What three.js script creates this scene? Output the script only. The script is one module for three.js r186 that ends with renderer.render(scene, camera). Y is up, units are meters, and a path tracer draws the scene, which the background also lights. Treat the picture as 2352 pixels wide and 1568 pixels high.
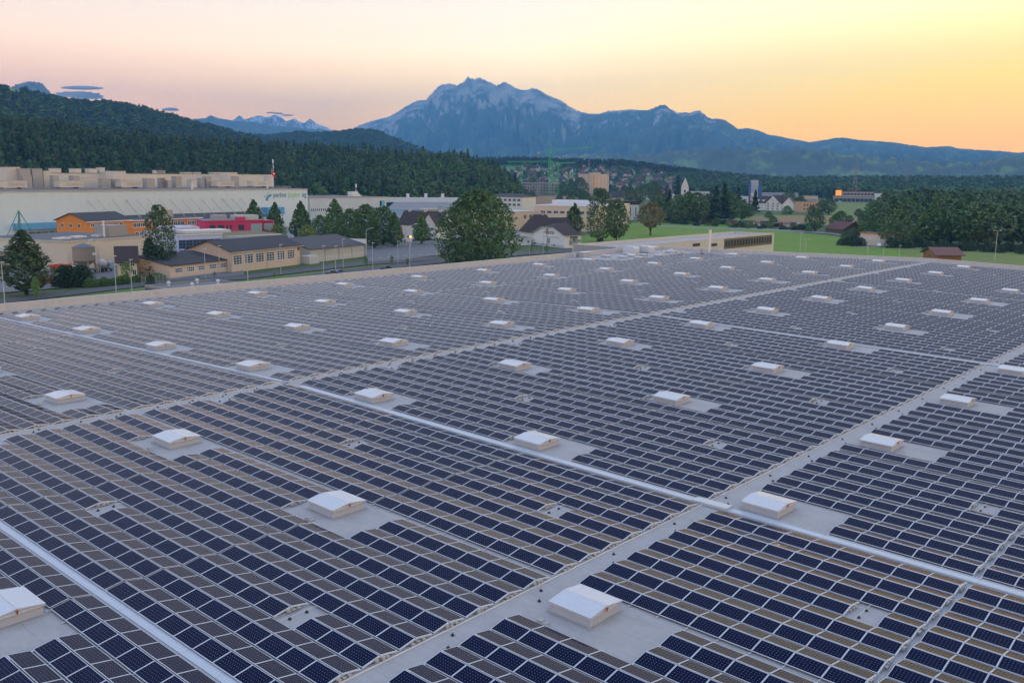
import * as THREE from 'three';
import { mergeGeometries, mergeVertices, toCreasedNormals } from 'three/addons/utils/BufferGeometryUtils.js';
import { RoundedBoxGeometry } from 'three/addons/geometries/RoundedBoxGeometry.js';
import { TextGeometry } from 'three/addons/geometries/TextGeometry.js';
import { FontLoader } from 'three/addons/loaders/FontLoader.js';
import { createNoise2D, createNoise3D } from 'simplex-noise';

// ---------------------------------------------------------------- camera, sky, sun, exposure
// World axes: x runs across the panel rows, -z runs along them, y is up, ground at y = 0, metres.
const D2R = Math.PI / 180;
const scene = new THREE.Scene();
const EYE = new THREE.Vector3(-35.06, 33, 26.18);
const YAW = 0.845021, PITCH = 0.173967, ROLL = -0.006279, FOCAL = 2148.69;   // FOCAL for a 2352 x 1568 frame
const camera = new THREE.PerspectiveCamera(2 * Math.atan(784 / FOCAL) / D2R, 1.5, 0.5, 60000);
const FWD0 = new THREE.Vector3(Math.sin(YAW), 0, -Math.cos(YAW)), RIGHT0 = new THREE.Vector3(Math.cos(YAW), 0, Math.sin(YAW));
{
  const fwd = FWD0.clone().multiplyScalar(Math.cos(PITCH)); fwd.y = -Math.sin(PITCH);
  const up = FWD0.clone().multiplyScalar(Math.sin(PITCH)); up.y = Math.cos(PITCH);
  const r = RIGHT0.clone().multiplyScalar(Math.cos(ROLL)).addScaledVector(up, -Math.sin(ROLL));
  const u = RIGHT0.clone().multiplyScalar(Math.sin(ROLL)).addScaledVector(up, Math.cos(ROLL));
  const m = new THREE.Matrix4().makeBasis(r, u, fwd.clone().negate());
  camera.quaternion.setFromRotationMatrix(m);
  camera.position.copy(EYE);
}
camera.updateMatrixWorld(true);
scene.add(camera);

const renderer = new THREE.WebGLRenderer({ antialias: true });
renderer.toneMapping = THREE.LinearToneMapping;
renderer.toneMappingExposure = 1.62;
renderer.shadowMap.enabled = true;

const HAZE = 9.5e-5;
const SUN_AZ = -23.4 * D2R;                                  // from +x towards -z; the sun has sunk behind the land on the right
const SUN_DIR = new THREE.Vector3(Math.cos(SUN_AZ) * Math.cos(5 * D2R), Math.sin(5 * D2R), -Math.sin(SUN_AZ) * Math.cos(5 * D2R));
{
  // evening sky: rows are [elevation, r, g, b]; columns go round from the sunset to the opposite side
  const TABLE = [
    [0,   [[0, 1.20, .58, .10], [4, 1.22, .78, .22], [9, 1.10, .90, .50], [20, .90, .88, .84], [42, .56, .70, .98], [90, .34, .52, .98]]],
    [36,  [[0, 1.02, .48, .06], [2, 1.02, .53, .08], [5.5, 1.00, .72, .20], [9.4, .94, .83, .50], [20, .82, .84, .86], [42, .53, .68, .98], [90, .34, .52, .98]]],
    [65,  [[0, .92, .49, .22], [2, .91, .56, .30], [5.5, .87, .68, .48], [8, .80, .71, .61], [10.7, .745, .72, .69], [20, .72, .77, .86], [42, .51, .66, .97], [90, .34, .52, .98]]],
    [94,  [[0, .86, .43, .32], [3.1, .84, .47, .36], [5.5, .78, .53, .45], [8, .71, .59, .55], [10.7, .68, .63, .63], [20, .66, .70, .82], [42, .49, .64, .96], [90, .34, .52, .98]]],
    [180, [[0, .82, .72, .74], [5, .86, .78, .82], [10, .84, .82, .90], [20, .76, .82, .95], [42, .52, .67, .98], [90, .34, .52, .98]]],
  ];
  const column = (stops, e) => {
    let i = 0; while (i < stops.length - 2 && stops[i + 1][0] < e) i++;
    const a = stops[i], b = stops[i + 1], t = THREE.MathUtils.clamp((e - a[0]) / (b[0] - a[0]), 0, 1);
    return [1, 2, 3].map((c) => a[c] + (b[c] - a[c]) * t);
  };
  const W = 1024, H = 512, data = new Float32Array(W * H * 4);
  for (let y = 0; y < H; y++) for (let x = 0; x < W; x++) {
    const e = Math.max(0, ((y + .5) / H - .5) * 180), az = ((x + .5) / W - .5) * 2 * Math.PI;   // az: atan2(z, x)
    let p = Math.abs(az + SUN_AZ); p = Math.min(p, 2 * Math.PI - p) / D2R;
    let i = 0; while (i < TABLE.length - 2 && TABLE[i + 1][0] < p) i++;
    let t = (p - TABLE[i][0]) / (TABLE[i + 1][0] - TABLE[i][0]);
    const A = column(TABLE[i][1], e), B = column(TABLE[i + 1][1], e);
    // the table is the sky as seen from the ground; take off what the haze in between adds and removes
    const path = Math.min(9600 / Math.max(.6, Math.abs(Math.cos(az))), 12500, 1560 / Math.max(.01, Math.sin(e * D2R))), T = Math.exp(-HAZE * path);
    for (let c = 0; c < 3; c++) data[(y * W + x) * 4 + c] = Math.max(.02, (A[c] + (B[c] - A[c]) * t - (1 - T) * [.07, .18, .36][c]) / T / 1.36);
    data[(y * W + x) * 4 + 3] = 1;
  }
  const sky = new THREE.DataTexture(data, W, H, THREE.RGBAFormat, THREE.FloatType);
  sky.mapping = THREE.EquirectangularReflectionMapping; sky.magFilter = THREE.LinearFilter; sky.needsUpdate = true;
  scene.background = sky; scene.environment = sky;
}
const sun = new THREE.DirectionalLight(new THREE.Color(1, .62, .30), 0.5);
sun.position.copy(SUN_DIR).multiplyScalar(600); sun.target.position.set(60, 0, -60);
sun.position.add(sun.target.position);
sun.castShadow = true; sun.shadow.radius = 12;
Object.assign(sun.shadow.camera, { left: -300, right: 300, top: 300, bottom: -300, near: 1, far: 1500 });
sun.shadow.mapSize.set(2048, 2048);
scene.add(sun, sun.target);
scene.fog = new THREE.FogExp2(new THREE.Color(.17, .52, 1.0), HAZE);

// ---------------------------------------------------------------- helpers
let seedState = 20240611;
const rnd = () => { seedState = (seedState + 0x6d2b79f5) | 0; let t = Math.imul(seedState ^ (seedState >>> 15), 1 | seedState); t = (t + Math.imul(t ^ (t >>> 7), 61 | t)) ^ t; return ((t ^ (t >>> 14)) >>> 0) / 4294967296; };
const rr = (a, b) => a + (b - a) * rnd();
const pick = (list) => list[Math.floor(rnd() * list.length)];
const n2 = createNoise2D(rnd), n3 = createNoise3D(rnd);
const fbm = (x, y, oct = 4) => { let s = 0, a = .5; for (let i = 0; i < oct; i++) { s += a * n2(x, y); x = x * 2.03 + 17; y = y * 2.03 - 9; a *= .5; } return s; };

// survey helpers: a sight line from the survey camera through a point of the 2352 x 1568 frame
function sight(px, py) { return new THREE.Vector3((px - 1176) / FOCAL, (784 - py) / FOCAL, -1).applyQuaternion(camera.quaternion); }
function onGround(px, py, y = 0) { const d = sight(px, py), t = (y - EYE.y) / d.y; return new THREE.Vector3(EYE.x + d.x * t, y, EYE.z + d.z * t); }
function atRange(px, py, range) { const d = sight(px, py), t = range / Math.hypot(d.x, d.z); return EYE.clone().addScaledVector(d, t); }
const rangeOf = (p) => Math.hypot(p.x - EYE.x, p.z - EYE.z);

const usedNames = new Map();
function numbered(name) { const n = usedNames.get(name) ?? 0; usedNames.set(name, n + 1); return n ? name + '_' + String(n).padStart(3, '0') : name; }
const shade = (o) => { o.traverse((c) => { if (c.isMesh) { c.castShadow = c.receiveShadow = true; } }); return o; };
function tag(o, label, category, group, kind) {
  o.userData = { label, category };
  if (group) o.userData.group = group;
  if (kind) o.userData.kind = kind;
  return o;
}
function thing(name, label, category, group) { const g = new THREE.Group(); g.name = numbered(name); tag(g, label, category, group); scene.add(g); return g; }
function part(name, geo, mat, parent) { const m = new THREE.Mesh(geo, mat); m.name = name; m.castShadow = m.receiveShadow = true; parent.add(m); return m; }
function solo(name, geo, mat, label, category, group, kind) { const m = new THREE.Mesh(geo, mat); m.name = numbered(name); m.castShadow = m.receiveShadow = true; tag(m, label, category, group, kind); scene.add(m); return m; }
function struct(name, geo, mat, label) { const m = new THREE.Mesh(geo, mat); m.name = numbered(name); m.castShadow = m.receiveShadow = true; m.userData = { kind: 'structure', label }; scene.add(m); return m; }
const clean = (g) => { const o = g.index ? g.toNonIndexed() : g; for (const k of Object.keys(o.attributes)) if (!['position', 'normal', 'uv', 'color'].includes(k)) o.deleteAttribute(k); return o; };
const merge = (list) => mergeGeometries(list.map(clean));
const bx = (w, h, d, x = 0, y = 0, z = 0) => { const g = new THREE.BoxGeometry(w, h, d); g.translate(x, y, z); return g; };      // centred in x, z; y is the centre too
const bb = (x0, y0, z0, x1, y1, z1) => bx(x1 - x0, y1 - y0, z1 - z0, (x0 + x1) / 2, (y0 + y1) / 2, (z0 + z1) / 2);
const cyl = (r0, r1, h, x = 0, y = 0, z = 0, n = 12) => { const g = new THREE.CylinderGeometry(r1, r0, h, n); g.translate(x, y + h / 2, z); return g; };  // base at y, r0 below, r1 on top
function bar(a, b, w, h = w) {   // square bar between two points
  const A = new THREE.Vector3(...a), B = new THREE.Vector3(...b), d = B.clone().sub(A), L = d.length(), g = new THREE.BoxGeometry(w, h, L);
  g.applyMatrix4(new THREE.Matrix4().lookAt(B, A, Math.abs(d.y) > .98 * L ? new THREE.Vector3(1, 0, 0) : new THREE.Vector3(0, 1, 0)).setPosition(A.add(B).multiplyScalar(.5)));
  return g;
}
function tube(a, b, r, n = 6) { const A = new THREE.Vector3(...a), B = new THREE.Vector3(...b), d = B.clone().sub(A), g = new THREE.CylinderGeometry(r, r, d.length(), n); g.applyQuaternion(new THREE.Quaternion().setFromUnitVectors(new THREE.Vector3(0, 1, 0), d.clone().normalize())); g.translate((A.x + B.x) / 2, (A.y + B.y) / 2, (A.z + B.z) / 2); return g; }
function prism(outline, depth) { const s = new THREE.Shape(outline.map(([x, y]) => new THREE.Vector2(x, y))); const g = new THREE.ExtrudeGeometry(s, { depth, bevelEnabled: false }); return g; }   // outline in x-y, extruded to +z
function metricUV(g, k = 1) {   // uv in metres from the dominant face direction
  const o = g.index ? g.toNonIndexed() : g; o.computeVertexNormals();
  const p = o.attributes.position, n = o.attributes.normal, uv = new Float32Array(p.count * 2);
  for (let i = 0; i < p.count; i++) {
    const ax = Math.abs(n.getX(i)), ay = Math.abs(n.getY(i)), az = Math.abs(n.getZ(i));
    const [u, v] = ay > ax && ay > az ? [p.getX(i), p.getZ(i)] : ax > az ? [p.getZ(i), p.getY(i)] : [p.getX(i), p.getY(i)];
    uv[i * 2] = u * k; uv[i * 2 + 1] = v * k;
  }
  o.setAttribute('uv', new THREE.BufferAttribute(uv, 2)); return o;
}
// a tileable noise texture: f(u, v, noise) -> [r, g, b] linear 0..1
function noiseMap(size, f, srgb = true, repeat = 1) {
  const d = new Uint8Array(size * size * 4), enc = (v) => Math.round(255 * Math.min(1, Math.max(0, srgb ? (v <= .0031308 ? v * 12.92 : 1.055 * Math.pow(v, 1 / 2.4) - .055) : v)));
  const per = (x, y, k, s) => { const a = x * 2 * Math.PI, b = y * 2 * Math.PI; return .5 * n3(Math.cos(a) * k + s, Math.sin(a) * k, Math.cos(b) * k) + .5 * n3(Math.sin(b) * k + s * 2, Math.cos(a) * k + 9, Math.sin(a) * k - s); };
  for (let y = 0; y < size; y++) for (let x = 0; x < size; x++) {
    const c = f(x / size, y / size, per), o = (y * size + x) * 4;
    d[o] = enc(c[0]); d[o + 1] = enc(c[1]); d[o + 2] = enc(c[2]); d[o + 3] = 255;
  }
  const t = new THREE.DataTexture(d, size, size); t.wrapS = t.wrapT = THREE.RepeatWrapping; t.magFilter = THREE.LinearFilter; if (srgb) t.colorSpace = THREE.SRGBColorSpace; t.repeat.set(repeat, repeat); t.needsUpdate = true;
  return t;
}
const lin = (r, g, b) => new THREE.Color().setRGB(r, g, b);
const std = (r, g, b, rough = .8, extra = {}) => new THREE.MeshStandardMaterial({ color: lin(r, g, b), roughness: rough, metalness: 0, ...extra });
// ---------------------------------------------------------------- the hall and its roof
const ROOF0 = 11.47, SKY_X = .39, SKY_A = .25, PX = 19.97, PA = 20.02;         // roof height under the nearest skylight; skylight grid
const roofY = (a) => ROOF0 + 20.98 * Math.min(.0217 * a / PA, .0939 - .0152 * a / PA);   // a = -z
const RIDGE_A = .0939 / (.0217 + .0152) * PA;
const XN = -60, XF = 209.6, AL = 132.3, AR = -62;                              // roof edges inside the parapets

const grime = noiseMap(512, (u, v, n) => {
  const a = n(u, v, 1.2, 3), b = n(u, v, 4, 7), c = n(u, v, 14, 1), d = (rnd() - .5) * .05;
  const k = 1 + .07 * a + .06 * b + .05 * c + d; return [.93 * k, .92 * k, .92 * k];
});
const membraneMap = noiseMap(1024, (u, v, n) => {
  const a = n(u, v, 1.3, 3), b = n(u, v, 5, 7), c = n(u, v, 22, 1), d = (rnd() - .5) * .08;
  let k = 1 + .07 * a + .07 * b + .05 * c + d;
  const seamU = Math.abs(((u * 10) % 1) - .5) > .488, seamV = Math.abs(((v * 2 + (Math.floor(u * 10) % 2) * .5) % 1) - .5) > .4985;   // welded laps, printed dark by dirt along their edges
  if (seamU || seamV) k *= .86;
  return [.87 * k, .86 * k, .86 * k];
});
const roofMat = std(.43, .405, .39, .72, { map: membraneMap });
const slabMat = std(.42, .41, .40, .8);
{
  const hall = thing('logistics_hall', 'huge low hall whose gently pitched grey roof carries the solar panels', 'building');
  const grid = (x0, x1, a0, a1) => {
    const g = new THREE.PlaneGeometry(1, 1, 1, 1), p = g.attributes.position, uv = g.attributes.uv;
    const C = [[x0, a1], [x1, a1], [x0, a0], [x1, a0]];
    C.forEach(([x, a], i) => { p.setXYZ(i, x, roofY(a), -a); uv.setXY(i, x / 15, a / 15); });
    g.computeVertexNormals(); return g;
  };
  part('roof_membrane', merge([grid(XN, XF, RIDGE_A, AL), grid(XN, XF, AR, RIDGE_A)]), roofMat, hall);
  const wallTop = 10.0, t = .35;
  part('outer_wall', metricUV(merge([bb(XN - t, 0, -AL - t, XF + t, wallTop, -AL), bb(XN - t, 0, -AR, XF + t, wallTop, -AR + t), bb(XF, 0, -AL, XF + t, wallTop, -AR), bb(XN - t, 0, -AL, XN, wallTop, -AR)])), std(.5, .49, .47, .6, { map: grime }), hall);
  // parapets: concrete upstand with a metal coping, in lengths with open joints
  const parMat = std(.52, .49, .455, .7, { map: grime }), capMat = std(.60, .60, .61, .42, { metalness: .2 });
  const upstand = (n, x0, x1, a0, a1, ybot, ytop) => {
    const p = part('parapet', metricUV(bb(x0, ybot, -a1, x1, ytop, -a0), .12), parMat, hall);
    const along = x1 - x0 > a1 - a0, L = along ? x1 - x0 : a1 - a0, k = Math.round(L / 6), list = [];
    for (let i = 0; i < k; i++) {
      const s = L * i / k + .01, e = L * (i + 1) / k - .01;
      list.push(along ? bb(x0 + s, ytop, -a1 - .04, x0 + e, ytop + .05, -a0 + .04) : bb(x0 - .04, ytop, -(a0 + e), x1 + .04, ytop + .05, -(a0 + s)));
    }
    part('coping', merge(list), capMat, p);
  };
  upstand(0, XN, 192.7, AL, AL + .34, 10.003, 12.62);
  for (const [a0, a1] of [[AR, RIDGE_A], [RIDGE_A, 130.2]]) {          // the far parapet follows the roof pitch
    const n = Math.round((a1 - a0) / 6);
    const strip = (x0, x1, h0, h1, A0, A1) => { const q = bb(x0, h0, -A1, x1, h1, -A0), P = q.attributes.position; for (let i = 0; i < P.count; i++) P.setY(i, P.getY(i) + roofY(-P.getZ(i))); q.computeVertexNormals(); return q; };
    const p = part('parapet', metricUV(strip(XF, XF + .34, -1.2, .92, a0, a1), .12), parMat, hall), caps = [];
    for (let i = 0; i < n; i++) caps.push(strip(XF - .04, XF + .38, .921, .97, a0 + (a1 - a0) * i / n + .01, a0 + (a1 - a0) * (i + 1) / n - .01));
    part('coping', merge(caps), capMat, p);
  }
  upstand(2, XN, XF + .3, AR - .34, AR, 9, 11.2);
  upstand(3, XN - .34, XN, AR, AL, 9, 13.2);
  upstand(4, 193.2, XF, 130.6, AL + .34, 10.003, 12.3);
}

// ---------------------------------------------------------------- solar panels
const PL = 1.665, PW = 1.0, PITCH_A = 1.685, TILT = 10 * D2R, ROW = 2.165, LOW = .10;
const panelTex = (() => {
  const W = 768, H = 512, CH = 462, c = document.createElement('canvas'); c.width = W; c.height = H; const g = c.getContext('2d');
  g.fillStyle = '#0a1640'; g.fillRect(0, 0, W, H);
  const nx = 10, ny = 6, cw = W / nx, ch = CH / ny, k = 9;
  for (let i = 0; i < nx; i++) for (let j = 0; j < ny; j++) {
    const s = .86 + .3 * rnd(); g.fillStyle = `rgb(${Math.round(4 * s)},${Math.round(10 * s)},${Math.round(42 * s)})`;
    const x = i * cw + 1.5, y = j * ch + 1.5, w = cw - 3, h = ch - 3;
    g.beginPath(); g.moveTo(x + k, y); g.lineTo(x + w - k, y); g.lineTo(x + w, y + k); g.lineTo(x + w, y + h - k); g.lineTo(x + w - k, y + h); g.lineTo(x + k, y + h); g.lineTo(x, y + h - k); g.lineTo(x, y + k); g.closePath(); g.fill();
    g.fillStyle = 'rgba(90,110,170,.25)'; for (const q of [.25, .5, .75]) g.fillRect(x, y + h * q - .7, w, 1.4);
  }
  g.fillStyle = '#c9d2dc'; for (let i = 1; i < nx; i++) for (let j = 1; j < ny; j++) { const x = i * cw, y = j * ch; g.beginPath(); g.moveTo(x - 6, y); g.lineTo(x, y - 6); g.lineTo(x + 6, y); g.lineTo(x, y + 6); g.closePath(); g.fill(); }
  g.fillStyle = '#d2d4d8'; g.fillRect(0, CH + 8, W, H - CH - 8);
  const t = new THREE.CanvasTexture(c); t.colorSpace = THREE.SRGBColorSpace;
  const c2 = document.createElement('canvas'); c2.width = 64; c2.height = H; const q = c2.getContext('2d');
  q.fillStyle = 'rgb(0,26,0)'; q.fillRect(0, 0, 64, H); q.fillStyle = 'rgb(0,110,60)'; q.fillRect(0, CH + 4, 64, H - CH - 4);
  const r = new THREE.CanvasTexture(c2);
  return { t, r, v0: 1 - CH / H + .002 };
})();
const panelMat = new THREE.MeshPhysicalMaterial({ map: panelTex.t, roughnessMap: panelTex.r, metalnessMap: panelTex.r, roughness: 1, metalness: 1, specularIntensity: .12, ior: 1.5 });
const panelGeo = (() => {   // lies in x (slope, 0..PW from the low edge), y up, z centred (row direction)
  const f = .026, h = .035;
  const bars = [bb(0, 0, -PL / 2, f, h, PL / 2), bb(PW - f, 0, -PL / 2, PW, h, PL / 2), bb(f, 0, -PL / 2, PW - f, h, -PL / 2 + f), bb(f, 0, PL / 2 - f, PW - f, h, PL / 2)];
  const frame = merge(bars); { const uv = frame.attributes.uv; for (let i = 0; i < uv.count; i++) uv.setXY(i, .3 + .4 * uv.getX(i), .03 + .03 * uv.getY(i)); }
  const glass = new THREE.PlaneGeometry(PL - 2 * f, PW - 2 * f); glass.rotateX(-Math.PI / 2); glass.rotateY(Math.PI / 2); glass.translate(PW / 2, h - .004, 0);
  const back = new THREE.PlaneGeometry(PL - 2 * f, PW - 2 * f); back.rotateX(Math.PI / 2); back.rotateY(Math.PI / 2); back.translate(PW / 2, h - .02, 0);
  { const uv = glass.attributes.uv; for (let i = 0; i < uv.count; i++) uv.setXY(i, uv.getX(i), panelTex.v0 + (1 - panelTex.v0) * uv.getY(i)); }
  { const uv = back.attributes.uv; for (let i = 0; i < uv.count; i++) uv.setXY(i, .3 + .4 * uv.getX(i), .03 + .03 * uv.getY(i)); }
  return { frame: merge([frame, back]), glass: clean(glass), whole: merge([frame, back, glass]) };
})();
// rows of ridges (x) and columns of panels (a)
const ridges = [];
const run = (x, n) => { for (let i = 0; i < n; i++) ridges.push(x + i * ROW); return x + (n - 1) * ROW; };
const TRAYS = [-15.45, 18.35, 83.4, 148.5];
{
  run(-16.95 - 15 * ROW, 16);
  let e = run(-14.2, 8); run(e + 2.59, 7);
  for (const s of [20.0, 85.1, 150.2]) { e = run(s, 8); e = run(e + 2.6, 7); e = run(e + 2.42, 7); e = run(e + 2.6, 7); }
}
while (ridges[ridges.length - 1] > 206) ridges.pop();
const BLOCKS = [[-43.75, 9], [-28.42, 9], [-12.87, 9], [3.96, 9], [19.27, 9], [34.58, 9], [51.75, 9], [67.06, 9], [82.37, 9], [98.42, 9], [113.73, 9]];
const columns = [];
BLOCKS.forEach(([a0, n], k) => { for (let i = 0; i < n; i++) columns.push({ a: a0 + (i + .5) * PITCH_A, block: k, i }); });
const skylightAt = [];
for (let j = -2; j <= 10; j++) for (let i = -2; i <= 6; i++) { if (j < -1 && i < 1) continue; skylightAt.push({ i, j, x: SKY_X + PX * j, a: SKY_A + PA * i }); }
for (const s of skylightAt) s.row2 = s.x > 165 && s.a > 112;     // those stand on the bare plant area
const holes = new Set();
for (let j = -3; j <= 9; j++) for (let i = -3; i <= 6; i++) {
  const hx = SKY_X + PX * (j + .5) - .2, ha = SKY_A + PA * (i + .5) - .45; let r = 0, c = 0;
  ridges.forEach((x, k) => { if (Math.abs(x - hx) < Math.abs(ridges[r] - hx)) r = k; });
  columns.forEach((q, k) => { if (Math.abs(q.a - ha) < Math.abs(columns[c].a - ha)) c = k; });
  if (Math.abs(columns[c].a - ha) < 1.2) holes.add(r + '/' + c);
}
const present = (r, c) => {
  if (r < 0 || c < 0 || r >= ridges.length || c >= columns.length) return false;
  const x = ridges[r], a = columns[c].a;
  if (holes.has(r + '/' + c)) return false;
  if (columns[c].block === 10 && x > 168 - (a - 113) * .55) return false;
  if (x > 203 && a > 100) return false;
  for (const s of skylightAt) if (Math.abs(x - s.x) < 2.42 && a > s.a - 4.75 && a < s.a + 2.5) return false;
  return true;
};
const slots = [];
ridges.forEach((x, r) => columns.forEach((q, c) => { if (present(r, c)) for (const side of [-1, 1]) slots.push({ x, r, c, a: q.a, side }); }));
const SLOPE_L = Math.atan(-.0152 * 20.98 / PA), SLOPE_R = Math.atan(.0217 * 20.98 / PA);
const slotMatrix = (s) => {   // side -1: low edge towards the camera
  const lean = new THREE.Matrix4().makeRotationX(s.a > RIDGE_A ? SLOPE_L : SLOPE_R);
  const m = new THREE.Matrix4().makeTranslation(s.x + s.side * (.035 + PW * Math.cos(TILT)), roofY(s.a) + LOW, -s.a).multiply(lean);
  if (s.side > 0) m.multiply(new THREE.Matrix4().makeRotationY(Math.PI));
  return m.multiply(new THREE.Matrix4().makeRotationZ(TILT));
};
{
  const toCam = new THREE.Vector3();
  for (const s of slots) {
    toCam.set(s.x, roofY(s.a), -s.a).project(camera);
    const d = Math.hypot(s.x - EYE.x, s.a + EYE.z, 21);
    s.seen = Math.abs(toCam.x) < 1.03 && Math.abs(toCam.y) < 1.03 && toCam.z < 1;
    const n = new THREE.Vector3(-s.side * -1 * Math.sin(TILT) * 1, Math.cos(TILT), 0); n.x = s.side * Math.sin(TILT);
    const v = EYE.clone().sub(new THREE.Vector3(s.x, roofY(s.a), -s.a)).normalize();
    s.area = s.seen ? Math.max(0, n.dot(v)) / (d * d) : 0;
  }
  const order = [...slots].sort((p, q) => q.area - p.area);
  const front = order.slice(0, 300), rest = order.slice(300);
  for (const s of front) {
    const blue = s.side < 0;
    const g = thing('solar_panel', blue ? 'dark navy framed solar panel in the nearest rows, sloping down towards the viewer' : 'grey shining framed solar panel in the nearest rows, sloping away from the viewer', 'solar panel', blue ? 'nearest solar panels facing the viewer' : 'nearest solar panels facing away');
    g.applyMatrix4(slotMatrix(s));
    part('frame', panelGeo.frame, panelMat, g); part('glass', panelGeo.glass, panelMat, g);
  }
  const inst = new THREE.InstancedMesh(panelGeo.whole, panelMat, rest.length);
  rest.forEach((s, i) => inst.setMatrixAt(i, slotMatrix(s)));
  inst.name = 'solar_panel_field'; tag(inst, 'thousands of dark blue solar panels in tented rows across the roof', 'solar panels', null, 'stuff'); inst.castShadow = inst.receiveShadow = true;
  scene.add(inst);
}
// ---------------------------------------------------------------- what stands on the roof
const WORDS = ['first', 'second', 'third', 'fourth', 'fifth', 'sixth', 'seventh', 'eighth', 'ninth', 'tenth', 'eleventh', 'twelfth', 'thirteenth', 'fourteenth'];
const alu = std(.62, .62, .63, .38, { metalness: .55 }), aluBright = std(.72, .71, .70, .30, { metalness: .75 });
const curbMat = std(.40, .41, .43, .6, { map: grime }), lidMat = new THREE.MeshPhysicalMaterial({ color: lin(.56, .575, .60), roughness: .30, map: grime, clearcoat: .3, clearcoatRoughness: .25 });
const flashMat = std(.34, .33, .33, .8, { map: grime }), redMat = std(.35, .03, .02, .5), blackMat = std(.012, .012, .014, .6), concreteMat = std(.42, .40, .37, .9, { map: grime });
const skyGeo = (() => {
  const w = 2.42, L = 2.66, h = .46, rise = .18, y0 = .56;
  const ring = (s, t, ya, yb) => merge([bb(-s, ya, -s, s, yb, -s + t), bb(-s, ya, s - t, s, yb, s), bb(-s, ya, -s + t, -s + t, yb, s - t), bb(s - t, ya, -s + t, s, yb, s - t)]);
  const curbShape = new THREE.CylinderGeometry(w / 2 * Math.SQRT2, (w / 2 + .05) * Math.SQRT2, h, 4, 1, true); curbShape.rotateY(Math.PI / 4); curbShape.translate(0, h / 2, 0);
  const skirt = ring(w / 2 + .2, .22, 0, .035);
  const gutter = ring(L / 2 - .02, .12, h, h + .075);
  const eave = ring(L / 2 - .05, .05, h + .075, y0);
  const slab = (s) => { const len = Math.hypot(L / 2, rise), g = new RoundedBoxGeometry(len, .035, L, 1, .012); g.translate(len / 2, .0175, 0); g.rotateZ(-Math.atan2(rise, L / 2)); g.translate(.003, y0 + rise, 0); if (s < 0) g.rotateY(Math.PI); return g; };
  const tri = (z) => { const g = prism([[-L / 2 + .04, 0], [L / 2 - .04, 0], [0, rise - .01]], .03); g.translate(0, y0, z); return g; };
  const bead = (z) => merge([bar([-L / 2 + .02, y0 - .01, z], [0, y0 + rise - .02, z], .03), bar([0, y0 + rise - .02, z], [L / 2 - .02, y0 - .01, z], .03)]);
  return { curb: toCreasedNormals(curbShape, .3), skirt, gutter, eave, slabs: [slab(-1), slab(1)], ends: [tri(L / 2 - .07), tri(-L / 2 + .04)], beads: [bead(L / 2 - .01), bead(-L / 2 + .01)], latch: merge([bx(.1, .05, .06, .02, y0 + rise - .1, L / 2 + .02), bx(.05, .12, .04, .02, y0 + rise - .19, L / 2 + .015)]) };
})();
const endMat = std(.66, .63, .58, .22, { metalness: .65 });
for (const s of skylightAt) {
  if (s.j < -1 || s.a < -25) continue;
  const col = s.i + 3;
  const g = thing('roof_skylight', s.i === 0 && s.j === 0 ? 'nearest large white gabled skylight standing beside the walkway, bottom middle' : `white gabled skylight, ${WORDS[6 - s.i]} from the left parapet, ${WORDS[s.j + 1]} line from the viewer`, 'skylight', 'gabled skylights on the roof');
  g.position.set(s.x, roofY(s.a), -s.a); g.rotation.x = s.a > RIDGE_A ? SLOPE_L : SLOPE_R;
  const curb = part('curb', skyGeo.curb, curbMat, g); part('flashing', skyGeo.skirt, flashMat, curb);
  const fr = part('gutter_frame', skyGeo.gutter, alu, g); part('eave_strip', skyGeo.eave, aluBright, fr);
  skyGeo.slabs.forEach((q) => part('lid_panel', q, lidMat, g));
  skyGeo.ends.forEach((q, k) => { const e = part('gable_end', q, endMat, g); part('gable_bead', skyGeo.beads[k], alu, e); });
  part('latch', skyGeo.latch, redMat, g);
}
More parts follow.
